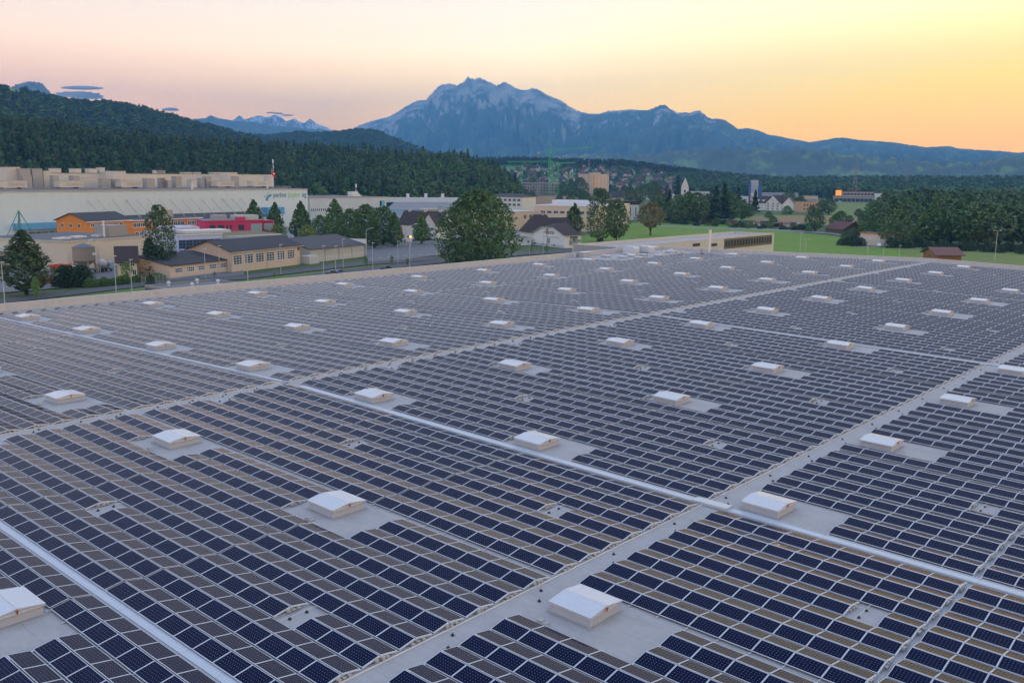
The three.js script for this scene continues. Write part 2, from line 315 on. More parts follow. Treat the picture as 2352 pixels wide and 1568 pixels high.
// row ends: open triangles with arms, post, base rail and ballast blocks
{
  const top = LOW + PW * Math.sin(TILT), half = PW * Math.cos(TILT);
  const arms = [-1, 1].map((s) => bar([s * (half + .03), LOW - .02, 0], [s * .03, top - .02, 0], .04));
  const rail = bb(-1.1, .02, -.03, 1.1, .07, .03), post = merge([bb(-.03, .07, -.03, .03, top - .01, .03), bb(-.09, top - .05, -.03, .09, top - .02, .03)]);
  const block = new RoundedBoxGeometry(.36, .09, .19, 1, .012);
  const ends = [];
  ridges.forEach((x, r) => columns.forEach((q, c) => {
    if (!present(r, c)) return;
    const next = c > 0 && columns[c - 1].block === q.block ? present(r, c - 1) : (c > 0 && q.a - columns[c - 1].a < PITCH_A + .2 && present(r, c - 1));
    if (!next) ends.push({ x, a: q.a - PL / 2, d: Math.hypot(x - EYE.x, q.a + EYE.z) });
  }));
  const inView = (e) => { const p = new THREE.Vector3(e.x, roofY(e.a) + .2, -e.a).project(camera); return Math.abs(p.x) < 1.02 && Math.abs(p.y) < 1.02 && p.z < 1; };
  const seen = ends.filter(inView).sort((p, q) => p.d - q.d), near = seen.slice(0, 160), far = seen.slice(160);
  const wholeParts = [...arms, rail, post];
  for (const e of near) {
    const g = thing('row_end_support', 'open triangular aluminium row end with base rail and concrete ballast blocks', 'panel support', 'open row ends with ballast along the walkways and gaps');
    g.position.set(e.x, roofY(e.a), -e.a + .012); g.rotation.x = e.a > RIDGE_A ? SLOPE_L : SLOPE_R;
    arms.forEach((q) => part('arm', q, alu, g)); part('base_rail', rail, alu, g); part('post', post, alu, g);
    const n = 3 + Math.floor(rnd() * 3);
    for (let k = 0; k < n; k++) { const b = part('ballast_block', block, concreteMat, g); const lev = k < 3 ? 0 : 1; b.position.set((k % 3 - 1) * .30 + rr(-.05, .05) + .1, .115 + lev * .092, -.06 + rr(-.03, .04)); b.rotation.y = Math.PI / 2 + rr(-.12, .12); }
  }
  const whole = merge([...wholeParts, ...[-.28, .02, .32].map((x, k) => { const b = block.clone(); b.rotateY(Math.PI / 2); b.translate(x + .1, .115 + (k === 1 ? .09 : 0), -.05); return b; })]);
  const inst = new THREE.InstancedMesh(whole, alu, far.length);
  far.forEach((e, i) => inst.setMatrixAt(i, new THREE.Matrix4().makeTranslation(e.x, roofY(e.a), -e.a + .012)));
  inst.name = 'distant_row_ends'; tag(inst, 'rows of small bright zigzag row ends across the far roof', 'panel supports', null, 'stuff'); inst.castShadow = inst.receiveShadow = true; scene.add(inst);
  // rails under every joint
  const rails = [];
  ridges.forEach((x, r) => columns.forEach((q, c) => { if (!present(r, c)) return; for (const s of [-1, 1]) { if (s > 0 && present(r, c + 1) && columns[c + 1].block === q.block) continue; rails.push([x, q.a + s * PITCH_A / 2 * (s > 0 ? .985 : .985)]); } }));
  const rg = bb(-1.24, .015, -.03, 1.24, .06, .03), ri = new THREE.InstancedMesh(rg, alu, rails.length);
  rails.forEach(([x, a], i) => ri.setMatrixAt(i, new THREE.Matrix4().makeTranslation(x, roofY(a) + .003, -a)));
  ri.name = 'mounting_rails'; tag(ri, 'low aluminium rails lying on the roof under the panel joints', 'mounting rails', null, 'stuff'); ri.castShadow = ri.receiveShadow = true; scene.add(ri);
}
// continuous edge rails along both walkways
[[3.78, 'pale edge rail along the near walkway', XN + 1, 204], [51.52, 'pale edge rail along the walkway on the roof ridge', XN + 1, 205]].forEach(([a, label, x0, x1]) => {
  solo('edge_rail', bb(x0, roofY(a) + .004, -a - .035, x1, roofY(a) + .075, -a + .035), std(.62, .58, .53, .5), label, 'rail', 'edge rails of the walkways');
});
// cable trays across the rows
const trayMat = std(.50, .52, .56, .42, { metalness: .25 });
TRAYS.forEach((x, k) => {
  const seg = k === 0 ? [[-40, 2.0], [2.1, 48.9]] : [[-40, 48.9], [52.2, 128]];
  seg.forEach(([a0, a1], m) => {
    const g = thing('cable_tray', `flat grey metal cable tray, ${WORDS[k]} from the viewer, ${m ? (k === 0 ? 'beyond the near walkway' : 'left of the ridge walkway') : (k === 0 ? 'right of the near walkway' : 'right of the ridge walkway')}`, 'cable tray', 'cable trays between the panel rows');
    const pieces = Math.round((a1 - a0) / 3), cut = (p) => a0 + (a1 - a0) * p / pieces;
    const w = k === 0 ? .30 : m ? .2 : .36, strip = (u0, u1, h0, h1, A0, A1) => { const q = bb(u0, h0, -A1, u1, h1, -A0), P = q.attributes.position; for (let i = 0; i < P.count; i++) P.setY(i, P.getY(i) + roofY(-P.getZ(i))); q.computeVertexNormals(); return q; };
    const flange = []; 
    for (const s of [-1, 1]) flange.push(strip(x + s * w - .015, x + s * w + .015, .01, .11, a0, Math.min(a1, RIDGE_A)));
    flange.push(strip(x - w - .12, x - w - .08, .05, .11, a0, Math.min(a1, RIDGE_A)));
    part('side_flange', merge(flange), trayMat, g);
    for (let p = 0; p < pieces; p++) part('cover_plate', strip(x - w + .018, x + w - .018, .02, k === 0 ? .05 : .07, cut(p) + .008, cut(p + 1) - .008), trayMat, g);
  });
});
{ const a0 = 2.0, a1 = 4.6, g = metricUV(bb(17.95, 0, -a1, 18.75, .2, -a0)); g.translate(0, roofY(3.3), 0); solo('tray_cover', g, std(.56, .55, .54, .45, { metalness: .3 }), 'low metal cover bridging the cable tray over the near walkway', 'cover'); }
// lightning conductor wires on small black holders
{
  const cone = merge([cyl(.10, .085, .05, 0, 0, 0, 10), cyl(.085, .03, .06, 0, .05, 0, 10), cyl(.012, .012, .05, 0, .11, 0, 6)]);
  const place = (x, a, label, group) => { const m = solo('wire_holder', cone, blackMat, label, 'wire holder', group); m.position.set(x, roofY(a), -a); };
  for (const key of holes) {
    const [r, c] = key.split('/').map(Number), x = ridges[r], a = columns[c].a, p = new THREE.Vector3(x, roofY(a), -a).project(camera);
    if (Math.abs(p.x) > 1 || Math.abs(p.y) > 1 || p.z > 1 || x > 75 || a > 60) continue;
    for (const s of [-1, 1]) place(x + s * .5, a + .25, 'small black wire holder in a one panel gap between the rows', 'black wire holders in the panel gaps');
    solo('conductor_wire', tube([x - 1.1, roofY(a) + .14, -a - .25], [x + 1.1, roofY(a) + .14, -a - .25], .012), alu, 'thin lightning wire across a one panel gap in the rows', 'wire', 'lightning wires in the panel gaps');
  }
  for (let x = -13; x < 90; x += 6.55) for (const d of [-.35, .35]) place(x + d * 1.4, 2.95 + d, 'small black wire holder standing on the near walkway', 'black wire holders on the near walkway');
  for (let x = -6; x < 60; x += 3.4) for (const d of [-.3, .3]) place(x + d, 50.75 + d * .8, 'small black wire holder standing on the ridge walkway', 'black wire holders on the ridge walkway');
}
// concrete slabs left lying by the skylights
for (const s of skylightAt) {
  if (s.j < 0 || s.j > 4 || s.i < -1 || s.i > 3 || s.x > 95) continue;
  const x = s.x - 2.35 + (s.i ? 0 : -.1), a = s.a + (s.i ? -.35 : .75), r = rr(-.1, .1);
  if (s.j === 1) continue;
  const g = thing('ballast_slab', 'pair of pale concrete slabs lying between a skylight and the next panel row', 'concrete slab', 'loose slabs by the skylights');
  g.position.set(x, roofY(a), -a); g.rotation.y = Math.PI / 2 + r;
  part('slab', new RoundedBoxGeometry(.62, .10, .34, 1, .012).translate(0, .05, 0), concreteMat, g); part('slab', new RoundedBoxGeometry(.30, .08, .34, 1, .012).translate(.1, .1401, .02), concreteMat, g);
}
// plant area by the far left corner: small hatches, two ventilation units, cowls and pipes
{
  const base = (x, a) => [x, roofY(a), -a];
  const hatch = merge([bb(-1.15, 0, -.75, 1.15, .45, .75)]), lidG = merge([bb(-1.25, .45, -.85, 1.25, .55, .85), bb(-1.2, .55, -.8, 1.2, .66, .8)]);
  [[173.8, 125, 'left front'], [173.8, 119.4, 'middle front'], [184.5, 125, 'left rear'], [184, 119.6, 'middle rear'], [174.8, 114.6, 'right front'], [184.3, 114.8, 'right rear']].forEach(([x, a, w]) => {
    const g = thing('roof_hatch', `small white roof hatch on the bare plant area, ${w} of the six`, 'hatch', 'small hatches on the plant area'); g.position.set(...base(x, a)); g.rotation.y = Math.PI / 2;
    part('curb', hatch, curbMat, g); part('lid', lidG, lidMat, g);
  });
  [[190.5, 128, 'left'], [195.5, 126.2, 'right']].forEach(([x, a, w]) => {
    const g = thing('ventilation_unit', `${w} of two large white ventilation units on the plant area`, 'ventilation unit', 'ventilation units on the plant area'); g.position.set(...base(x, a)); g.rotation.y = Math.PI / 2;
    part('casing', metricUV(prism([[-2, .25], [2, .25], [2, 1.6], [1.5, 2.1], [-1.5, 2.1], [-2, 1.6]], 2.6).translate(0, 0, -1.3)), lidMat, g);
    part('plinth', merge([bb(-1.9, 0, -1.2, -1.5, .25, 1.2), bb(1.5, 0, -1.2, 1.9, .25, 1.2)]), alu, g);
    for (const sx of [-1, 1]) part('fan', new THREE.CylinderGeometry(.55, .55, .12, 18).rotateX(Math.PI / 2).translate(sx * .95, 1, 1.35), blackMat, g);
  });
  const cow = thing('vent_cowl', 'domed white vent cowl among pipes on the plant area', 'vent'); cow.position.set(...base(193.5, 116.4));
  part('pipe', cyl(.45, .45, .9, 0, 0, 0, 14), alu, cow); part('dome', new THREE.SphereGeometry(.75, 16, 8, 0, Math.PI * 2, 0, Math.PI / 2).translate(0, .9, 0), lidMat, cow);
  [[192, 114.6, 1.2], [192.8, 113.6, .8], [194.2, 113.2, 1.1], [190, 116.8, 1.3], [186.5, 116.2, 1]].forEach(([x, a, h], k) => {
    const g = thing('vent_box', `small grey vent box beside the domed cowl, ${WORDS[k]} from the cowl`, 'vent', 'vent boxes on the plant area'); g.position.set(...base(x, a));
    part('casing', new RoundedBoxGeometry(.8, h, .7, 1, .03).translate(0, h / 2, 0), lidMat, g); part('cap', bx(.95, .06, .85, 0, h + .031, 0), alu, g);
  });
  const st = thing('roof_stair_box', 'low pale box with a flat lid against the left parapet', 'roof box'); st.position.set(...base(171.5, 130.4));
  part('casing', bx(3.6, 1.3, 1.8, 0, .65, 0), curbMat, st); part('lid', bx(3.9, .16, 2.1, 0, 1.381, 0), lidMat, st);
  [[166.8, 130.6, 1.15], [201.5, 111.2, 1.5]].forEach(([x, a, h], k) => { const g = thing('vent_stub', k ? 'pale square vent stub near the far parapet' : 'pale square vent stub by the left parapet', 'vent'); g.position.set(...base(x, a)); part('casing', bx(.8, h, .8, 0, h / 2, 0), curbMat, g); part('cap', bx(1, .1, 1, 0, h + .051, 0), lidMat, g); });
  const ch = thing('exhaust_chimney', 'tall slim steel chimney at the far parapet before the pale annex', 'chimney'); ch.position.set(...base(207.8, 112.4));
  part('flue', cyl(.42, .42, 6.2, 0, .3, 0, 16), aluBright, ch); part('foot', bx(1.5, .3, 1.5, 0, .15, 0), curbMat, ch); part('collar', merge([cyl(.5, .5, .12, 0, 2.2, 0, 16), cyl(.5, .5, .12, 0, 6.42, 0, 16)]), alu, ch);
}
// ---------------------------------------------------------------- land: ground sheet, hills, mountains
const line = (pts, x) => { let i = 0; while (i < pts.length - 2 && pts[i + 1][0] < x) i++; const a = pts[i], b = pts[i + 1]; return a[1] + (b[1] - a[1]) * THREE.MathUtils.clamp((x - a[0]) / (b[0] - a[0]), 0, 1); };
const smooth = THREE.MathUtils.smoothstep;
const HORIZON = (px) => 406.4 + (px - 1176) * .00628;                       // eye level in the frame
const crestHeight = (px, py, r) => EYE.y + (HORIZON(px) - py) / FOCAL * 1.012 * r;
const bearing = (px) => { const d = sight(px, HORIZON(px)); return Math.atan2(d.z, d.x); };
const polar = (px, r) => { const b = bearing(px); return [EYE.x + Math.cos(b) * r, EYE.z + Math.sin(b) * r]; };
// a sheet of terrain over bearings (given as frame columns) and ranges; rows(t) -> range, height(px, r, t), colour(px, r, y, slope)
function terrain(name, label, px0, px1, cols, rows, range, height, colour, mat) {
  const pos = [], col = [], idx = [], uv = [];
  for (let j = 0; j <= rows; j++) for (let i = 0; i <= cols; i++) {
    const px = px0 + (px1 - px0) * i / cols, r = range(px, j / rows), [x, z] = polar(px, r);
    pos.push(x, height(px, r, j / rows), z); uv.push(x / 40, z / 40);
  }
  for (let j = 0; j < rows; j++) for (let i = 0; i < cols; i++) { const a = j * (cols + 1) + i, b = a + cols + 1; idx.push(a, a + 1, b, a + 1, b + 1, b); }
  const g = new THREE.BufferGeometry(); g.setAttribute('position', new THREE.Float32BufferAttribute(pos, 3)); g.setAttribute('uv', new THREE.Float32BufferAttribute(uv, 2)); g.setIndex(idx); g.computeVertexNormals();
  const n = g.attributes.normal;
  for (let k = 0; k < pos.length / 3; k++) { const j = Math.floor(k / (cols + 1)), i = k % (cols + 1); const c = colour(px0 + (px1 - px0) * i / cols, j / rows, pos[k * 3 + 1], n.getY(k), pos[k * 3], pos[k * 3 + 2]); col.push(...c); }
  g.setAttribute('color', new THREE.Float32BufferAttribute(col, 3));
  return struct(name, g, mat ?? new THREE.MeshStandardMaterial({ color: 0xffffff, vertexColors: true, roughness: .95 }), label);
}
const mixc = (a, b, t) => a.map((v, i) => v + (b[i] - v) * THREE.MathUtils.clamp(t, 0, 1));

// grass sheet out to the foot of the mountains
const grassMap = noiseMap(512, (u, v, n) => { const a = n(u, v, 1.5, 2), b = n(u, v, 6, 5), c = (rnd() - .5) * .5; const k = .8 + .16 * a + .14 * b + c * .35; return [.9 * k * (1 + .12 * a), .95 * k, .8 * k * (1 - .1 * a)]; });
{
  const g = new THREE.PlaneGeometry(12600, 17000, 1, 1); g.rotateX(-Math.PI / 2); g.translate(3400, -.25, -5400);
  const uv = g.attributes.uv; for (let i = 0; i < uv.count; i++) uv.setXY(i, uv.getX(i) * 12600 / 26, uv.getY(i) * 17000 / 26);
  struct('ground', g, std(.075, .115, .035, .95, { map: grassMap }), 'flat green valley floor');
}
const MOUNT = [[690, 345], [760, 325], [826, 295], [855, 285], [893, 276], [911, 267], [938, 251], [956, 242], [980, 239], [1000, 218], [1011, 208], [1032, 203], [1050, 208], [1068, 198], [1076, 187.5], [1081, 193], [1092, 194], [1101, 190.5], [1113, 195], [1128, 202], [1140, 207], [1158, 200], [1170, 206], [1188, 215], [1206, 218], [1224, 213], [1242, 220], [1254, 228], [1284, 238], [1302, 250], [1323, 262], [1350, 268], [1374, 269], [1392, 263], [1421, 261], [1451, 260], [1481, 262], [1502, 255], [1520, 250], [1535, 259], [1550, 268], [1571, 267], [1577, 270], [1598, 262.5], [1613, 272], [1625, 281], [1646, 281], [1661, 285], [1679, 296], [1691, 304], [1709, 302], [1736, 307], [1760, 316], [1790, 321], [1820, 327], [1855, 333], [1879, 330], [1897, 328], [1912, 324.5], [1933, 324.5], [1957, 328.5], [1981, 330.5], [2016, 333], [2052, 336], [2088, 342], [2124, 346.5], [2154, 345], [2178, 345.5], [2196, 349.5], [2225, 352], [2267, 354], [2308, 357], [2333, 360], [2352, 358], [2500, 362], [2700, 368]];
{
  const rc = (px) => { const b = Math.abs(Math.cos(bearing(px))); return Math.min(13300, 9350 / b); };
  const foot = (px) => rc(px) * .56;
  const rock = [.42, .39, .36], rock2 = [.17, .18, .19], wood = [.035, .062, .050], wood2 = [.060, .092, .065], meadow = [.14, .22, .06], scree = [.46, .42, .37];
  terrain('mountain', 'jagged rocky mountain massif with wooded lower slopes', 640, 2640, 900, 130,
    (px, t) => (t < .9 ? foot(px) + (rc(px) - foot(px)) * Math.pow(t / .9, .8) : rc(px) * (1 + 1.2 * (t - .9))),
    (px, r, tt) => {
      const R = rc(px), top = crestHeight(px, line(MOUNT, px) - (px > 930 && px < 1660 ? fbm(px / 4, 3, 3) * 3.4 : fbm(px / 9, 3, 3) * 1.6), R), t = (r - foot(px)) / (R - foot(px));
      if (t > 1.0005) return top * (1 - (t - 1) * 2.2) - (t - 1) * 400;
      const high = smooth(top, 500, 1200), prof = .34 * t + .66 * Math.pow(t, 2.1 + .5 * high);
      const x = px / 60, wob = fbm(px / 150, r / 1800, 3);
      const spur = 1 - Math.abs(n2(x * .55 + wob * 1.1, r / 5200)) * 1.0, spur2 = 1 - Math.abs(n2(x * 1.7 + wob * 2.2, r / 2600 + 9)), spur3 = 1 - Math.abs(n2(x * 4.4 + wob * 3, r / 1300 + 5));
      const env = Math.sin(Math.PI * Math.min(1, t * 1.02)) * (.35 + .65 * t), near = Math.min(1, (1 - t) * 9);
      let h = top * prof + (spur - .62) * 420 * env * (.4 + .6 * high) + (spur2 - .6) * 230 * env * near * (.35 + .65 * high) + (spur3 - .6) * 80 * env * near * (.3 + .7 * high) + fbm(px / 9, r / 260, 3) * 46 * env * near;
      const lim = EYE.y + (top - EYE.y) * r / R;                             // the crest stays the skyline
      h = Math.min(h, lim - (1 - t) * 60);
      return Math.max(h, t * 30) - 4;
    },
    (px, t, y, ny, x, z) => {
      const j = fbm(x / 260, z / 260, 4), k = fbm(x / 900, z / 900, 3);
      const top = crestHeight(px, line(MOUNT, px), rc(px)), bare = smooth(y / top + .22 * k + .30 * j - .30 * (ny - .6) - (px > 1330 ? .14 : 0), .70, .80) * (px < 1640 ? 1 : 0);
      let c = mixc(wood, wood2, .5 + j * 1.5);
      const mead = smooth(fbm(x / 520 + 40, z / 330, 4) - (y > 600 ? .3 : 0), .30, .40); c = mixc(c, meadow, mead * .7);
      const rk = mixc(rock2, mixc(rock, scree, .5 + k), .5 + j * 1.8);
      return mixc(c, rk, bare);
    });
  // foothills in front of the massif
  const F1 = [[640, 372], [900, 366], [1040, 362], [1100, 357], [1180, 358], [1300, 352], [1420, 349], [1540, 342], [1600, 340], [1680, 337], [1760, 339], [1860, 341], [1940, 347], [2040, 362], [2140, 368], [2230, 372], [2300, 362], [2352, 360], [2640, 362]];
  terrain('foothill', 'rolling wooded foothills with meadow clearings', 620, 2660, 420, 40,
    (px, t) => rc(px) * (.36 + .26 * t),
    (px, r, t) => { const c = rc(px) * .5, top = crestHeight(px, line(F1, px) + 6, c) * .96, s = Math.max(0, 1 - Math.abs(t - .54) / .54); return top * (s * s * (3 - 2 * s)) + fbm(px / 34, r / 700, 4) * 36 * s - 3; },
    (px, t, y, ny, x, z) => { const j = fbm(x / 200, z / 200, 4); return mixc(mixc(wood, wood2, .5 + j), meadow, smooth(fbm(x / 420 + 9, z / 300, 4), .26, .36) * .8); });
}
{ // snow peaks and the blue ranges before them
  const ALPS = [[500, 300], [538, 288], [555, 276], [568, 285], [590, 278], [604, 276], [616, 280], [636, 274], [648, 277], [662, 288], [680, 281], [690, 288], [702, 291], [716, 281], [730, 292], [748, 297], [775, 310]];
  terrain('snow_peaks', 'far snow covered peaks', 500, 780, 230, 46, (px, t) => 13200 + 2300 * t,
    (px, r, t) => { const top = crestHeight(px, line(ALPS, px), 15000); const s = t < .78 ? Math.pow(t / .78, 1.25) : 1 - (t - .78) * 1.4; const e = Math.sin(Math.PI * Math.min(1, t / .78)); return top * (.45 + .55 * s) + (-Math.abs(n2(px / 11, r / 900)) + .3) * 210 * e + fbm(px / 6, r / 300, 3) * 110 * e; },
    (px, t, y, ny, x, z) => { const k = fbm(x / 160, z / 160, 4) + fbm(x / 600, z / 600, 2) * .6; return mixc([.80, .82, .86], [.16, .18, .21], smooth(k + (ny < .8 ? .14 : -.02), .04, .12)); });
  const PRE = [[330, 274], [363, 277], [400, 281], [440, 286], [478, 283], [492, 277], [506, 283], [540, 288], [580, 289], [620, 296], [680, 300], [760, 306]];
  terrain('foothill', 'blue wooded range below the snow peaks', 300, 800, 120, 20, (px, t) => 9500 + 2200 * t,
    (px, r, t) => crestHeight(px, line(PRE, px), 11000) * (t < .7 ? .3 + .7 * Math.pow(t / .7, .8) : 1 - (t - .7)) + fbm(px / 12, r / 500, 3) * 40 * (1 - Math.abs(t - .35) * 2),
    (px, t, y, ny, x, z) => mixc([.05, .075, .06], [.12, .14, .1], fbm(x / 300, z / 300, 3) * 1.6));
  const MESA = [[20, 240], [45, 229], [70, 222], [95, 219], [112, 222], [128, 238], [140, 246]];
  terrain('mountain', 'small flat topped blue mountain behind the left hill', 20, 140, 50, 16, (px, t) => 7200 + 1500 * t,
    (px, r, t) => crestHeight(px, line(MESA, px), 8250) * (t < .7 ? .4 + .6 * Math.pow(t / .7, .6) : 1 - (t - .7)) + fbm(px / 7, r / 200, 3) * 20,
    (px, t, y, ny, x, z) => mixc([.06, .08, .07], [.2, .2, .19], fbm(x / 150, z / 150, 3) * 2));
}
// wooded hills on the left; their trees are set further down
const HILL_A = [[-260, 190], [-120, 197], [0, 207], [50, 214], [80, 234], [130, 241], [200, 249], [260, 248], [330, 257], [400, 272], [440, 283], [490, 293], [560, 307], [640, 322], [720, 335], [800, 345], [900, 362], [1000, 380]];
const HILL_B = [[380, 300], [480, 312], [600, 314], [640, 312], [690, 306], [740, 308], [790, 303], [820, 300], [860, 301], [910, 318], [960, 338], [1000, 352], [1040, 366], [1100, 380]];
const TREE_A = 20, rA = (px) => 2500 + (px - 300) * .6;
const hillA = (px, r) => { const c = rA(px), top = crestHeight(px, line(HILL_A, px), c) - TREE_A, t = (r - (c - 1150)) / 1150; return t < 1 ? top * Math.pow(Math.max(0, t), 1.15) + fbm(px / 60, r / 260, 3) * 22 * Math.sin(Math.PI * Math.max(0, t)) - 2 : top * (1 - (t - 1) * .5); };
const rB = 4100;
const hillB = (px, r) => { const top = crestHeight(px, line(HILL_B, px), rB) - 20, t = (r - (rB - 1300)) / 1300; return t < 1 ? top * Math.pow(Math.max(0, t), 1.1) + fbm(px / 40, r / 300, 3) * 20 * Math.sin(Math.PI * Math.max(0, t)) - 2 : top * (1 - (t - 1) * .6); };
const clearA = (px, r, x, z) => { const c = rA(px), t = (r - (c - 1150)) / 1150;
  if (px < 70 && t > .9) return .9;                                                // pasture on the crest at the left
  if (px > 470 && px < 680 && t > .45 && t < 1.05) return smooth(fbm(x / 160 + 3, z / 160, 3) + .28 * Math.sin((px - 470) / 210 * Math.PI), .16, .22);
  return smooth(fbm(x / 150 + 3, z / 150, 3), .42, .5) * .8; };
terrain('wooded_hill', 'long wooded hill with pasture clearings', -280, 1000, 200, 50, (px, t) => rA(px) - 1150 + 1500 * t, (px, r) => hillA(px, r),
  (px, t, y, ny, x, z) => mixc([.025, .05, .02], [.17, .21, .05], clearA(px, rA(px) - 1150 + 1500 * t, x, z)));
terrain('wooded_hill', 'second wooded hill nearer the valley gap', 380, 1120, 120, 36, (px, t) => rB - 1300 + 1800 * t, (px, r) => hillB(px, r), (px, t, y, ny, x, z) => mixc([.025, .05, .025], [.05, .085, .03], fbm(x / 90, z / 90, 3) + .4));
// slope under the spruce forest behind the paper mill
const FOREST_TOP = [[-220, 283], [0, 290], [120, 300], [240, 312], [400, 325], [560, 332], [700, 337], [800, 339], [950, 346], [1060, 349], [1110, 362], [1150, 380], [1178, 398], [1200, 410]];
const FOREST_R0 = [[-220, 640], [0, 670], [300, 730], [700, 840], [900, 870], [1160, 900], [1200, 920]];
const forestR1 = (px) => line(FOREST_R0, px) + 470;
const forestH = (px, r) => { const r0 = line(FOREST_R0, px), r1 = forestR1(px), top = crestHeight(px, line(FOREST_TOP, px), r1) - 27, t = (r - r0) / (r1 - r0); return t <= 1 ? Math.max(0, top) * smooth(t, -.05, 1) : Math.max(0, top) * Math.max(0, 1 - (t - 1) * 1.2); };
terrain('forest_slope', 'rising ground under the spruce forest', -220, 1200, 150, 30, (px, t) => line(FOREST_R0, px) - 10 + 900 * t, (px, r) => forestH(px, r) - .1, () => [.03, .04, .018]);
// slope with the town and the wood on its crest
const TOWN_TOP = [[1040, 371], [1110, 366], [1200, 364], [1296, 368], [1364, 369], [1433, 371], [1493, 378], [1589, 390], [1660, 398], [1724, 404], [1800, 406], [2400, 406], [2700, 405]];
const townH = (px, r) => { const top = Math.max(2, crestHeight(px, line(TOWN_TOP, px), 2700) - 18), t = (r - 1750) / 950; return t < 1 ? top * smooth(t, 0, 1) : Math.max(-3, top * (1 - (t - 1) * 1.5)); };
terrain('town_slope', 'gentle green slope carrying the small town', 1030, 2700, 130, 24, (px, t) => 1740 + 1900 * t, (px, r) => townH(px, r) - .1, (px, t, y, ny, x, z) => mixc([.055, .085, .03], [.13, .19, .05], .5 + fbm(x / 130, z / 130, 3) * 2));
// ---------------------------------------------------------------- trees and woods
const leafMat = (k = 1) => new THREE.MeshStandardMaterial({ color: lin(k, k, k), vertexColors: true, roughness: .85, side: THREE.DoubleSide });
const LEAF = leafMat(2.1), barkMat = std(.07, .055, .042, .95), birchMat = std(.30, .28, .25, .9);
function leaves(n, size, sample, tint, flat = .5) {   // many small two-triangle leaf sprays through a volume
  const pos = new Float32Array(n * 18), col = new Float32Array(n * 18), q = new THREE.Quaternion(), e = new THREE.Euler(), v = new THREE.Vector3();
  for (let i = 0; i < n; i++) {
    const s = sample(i), w = size * rr(.6, 1.25), h = w * rr(.55, .9);
    e.set(rr(-1, 1) * flat * 1.5 + (s.droop ?? 0), rnd() * 6.283, rr(-1, 1) * flat * 1.5); q.setFromEuler(e);
    const c = tint(s, rnd()), corner = [[-w, 0, -h], [w, 0, -h * .6], [w * .7, 0, h], [-w, 0, -h], [w * .7, 0, h], [-w * .8, 0, h * .7]];
    corner.forEach((k, m) => { v.set(...k).multiplyScalar(.5).applyQuaternion(q); const o = i * 18 + m * 3; pos[o] = s.x + v.x; pos[o + 1] = s.y + v.y; pos[o + 2] = s.z + v.z; col[o] = c[0]; col[o + 1] = c[1]; col[o + 2] = c[2]; });
  }
  const g = new THREE.BufferGeometry(); g.setAttribute('position', new THREE.BufferAttribute(pos, 3)); g.setAttribute('color', new THREE.BufferAttribute(col, 3)); g.computeVertexNormals(); return g;
}
const inBall = () => { let x, y, z; do { x = rr(-1, 1); y = rr(-1, 1); z = rr(-1, 1); } while (x * x + y * y + z * z > 1); return [x, y, z]; };
// unit trees: height 1, broadleaf crown width about `wide`
function broadleaf(n, size, wide, lobes, col, low = .12, seed = 0) {
  const L = [];
  for (let i = 0; i < lobes; i++) { const t = (i + .5) / lobes, a = i * 2.4 + seed, y = low + .16 + (.8 - low) * t, reach = wide * .5 * Math.sqrt(Math.max(.06, 1 - Math.pow(Math.abs(t - .38) / .68, 2))) * rr(.45, .75); L.push({ x: Math.cos(a) * reach, z: Math.sin(a) * reach, y: Math.min(.88, y), r: wide * rr(.15, .24), f: rr(.65, .95), k: rr(.8, 1.2) }); }
  L.push({ x: 0, z: 0, y: .6, r: wide * .3, f: 1, k: .9 });
  return leaves(n, size, () => { const l = pick(L), [x, y, z] = inBall(), d = Math.hypot(x, y, z) || 1, p = Math.pow(d, .35) / d; return { x: l.x + x * p * l.r, y: Math.min(1, l.y + y * p * l.r * l.f), z: l.z + z * p * l.r, k: l.k }; },
    (s, q) => { const k = s.k * (.72 + .6 * q); return [col[0] * k * (1 + .25 * (q - .5)), col[1] * k, col[2] * k]; }, .75);
}
function spruce(n, size, wide, col, flat = .4) {
  return leaves(n, size, (i) => { const t = Math.pow(rnd(), .75), y = .08 + .92 * (1 - t) + 0, tier = Math.round((1 - t) * 11) / 11, r = wide * .5 * Math.pow(t, .85) * Math.sqrt(rnd()) * (.8 + .35 * Math.sin(tier * 40 + 1)), a = rnd() * 6.283; return { x: Math.cos(a) * r, z: Math.sin(a) * r, y: Math.min(1, y - r * .22), k: .75 + .5 * rnd() }; },
    (s, q) => { const k = s.k * (.75 + .5 * q); return [col[0] * k, col[1] * k, col[2] * k]; }, flat);
}
function limbs(h, r, wide, forks = 5) {   // tapered trunk with a few rising limbs, unit height h
  const g = [cyl(r, r * .45, h * .72, 0, 0, 0, 8)];
  for (let i = 0; i < forks; i++) { const a = i * 2.4, y = h * (.25 + .07 * i), L = wide * .33; const c = cyl(r * .42, r * .12, L * 1.3, 0, 0, 0, 5); c.rotateZ(-.75); c.rotateY(a); c.translate(0, y, 0); g.push(c); }
  return merge(g);
}
const GREEN = { oak: [.040, .075, .020], lime: [.060, .105, .026], pale: [.095, .125, .030], dull: [.048, .078, .028], brownish: [.085, .075, .024], dark: [.018, .036, .015], spruce: [.020, .042, .019], spruce2: [.028, .050, .022] };
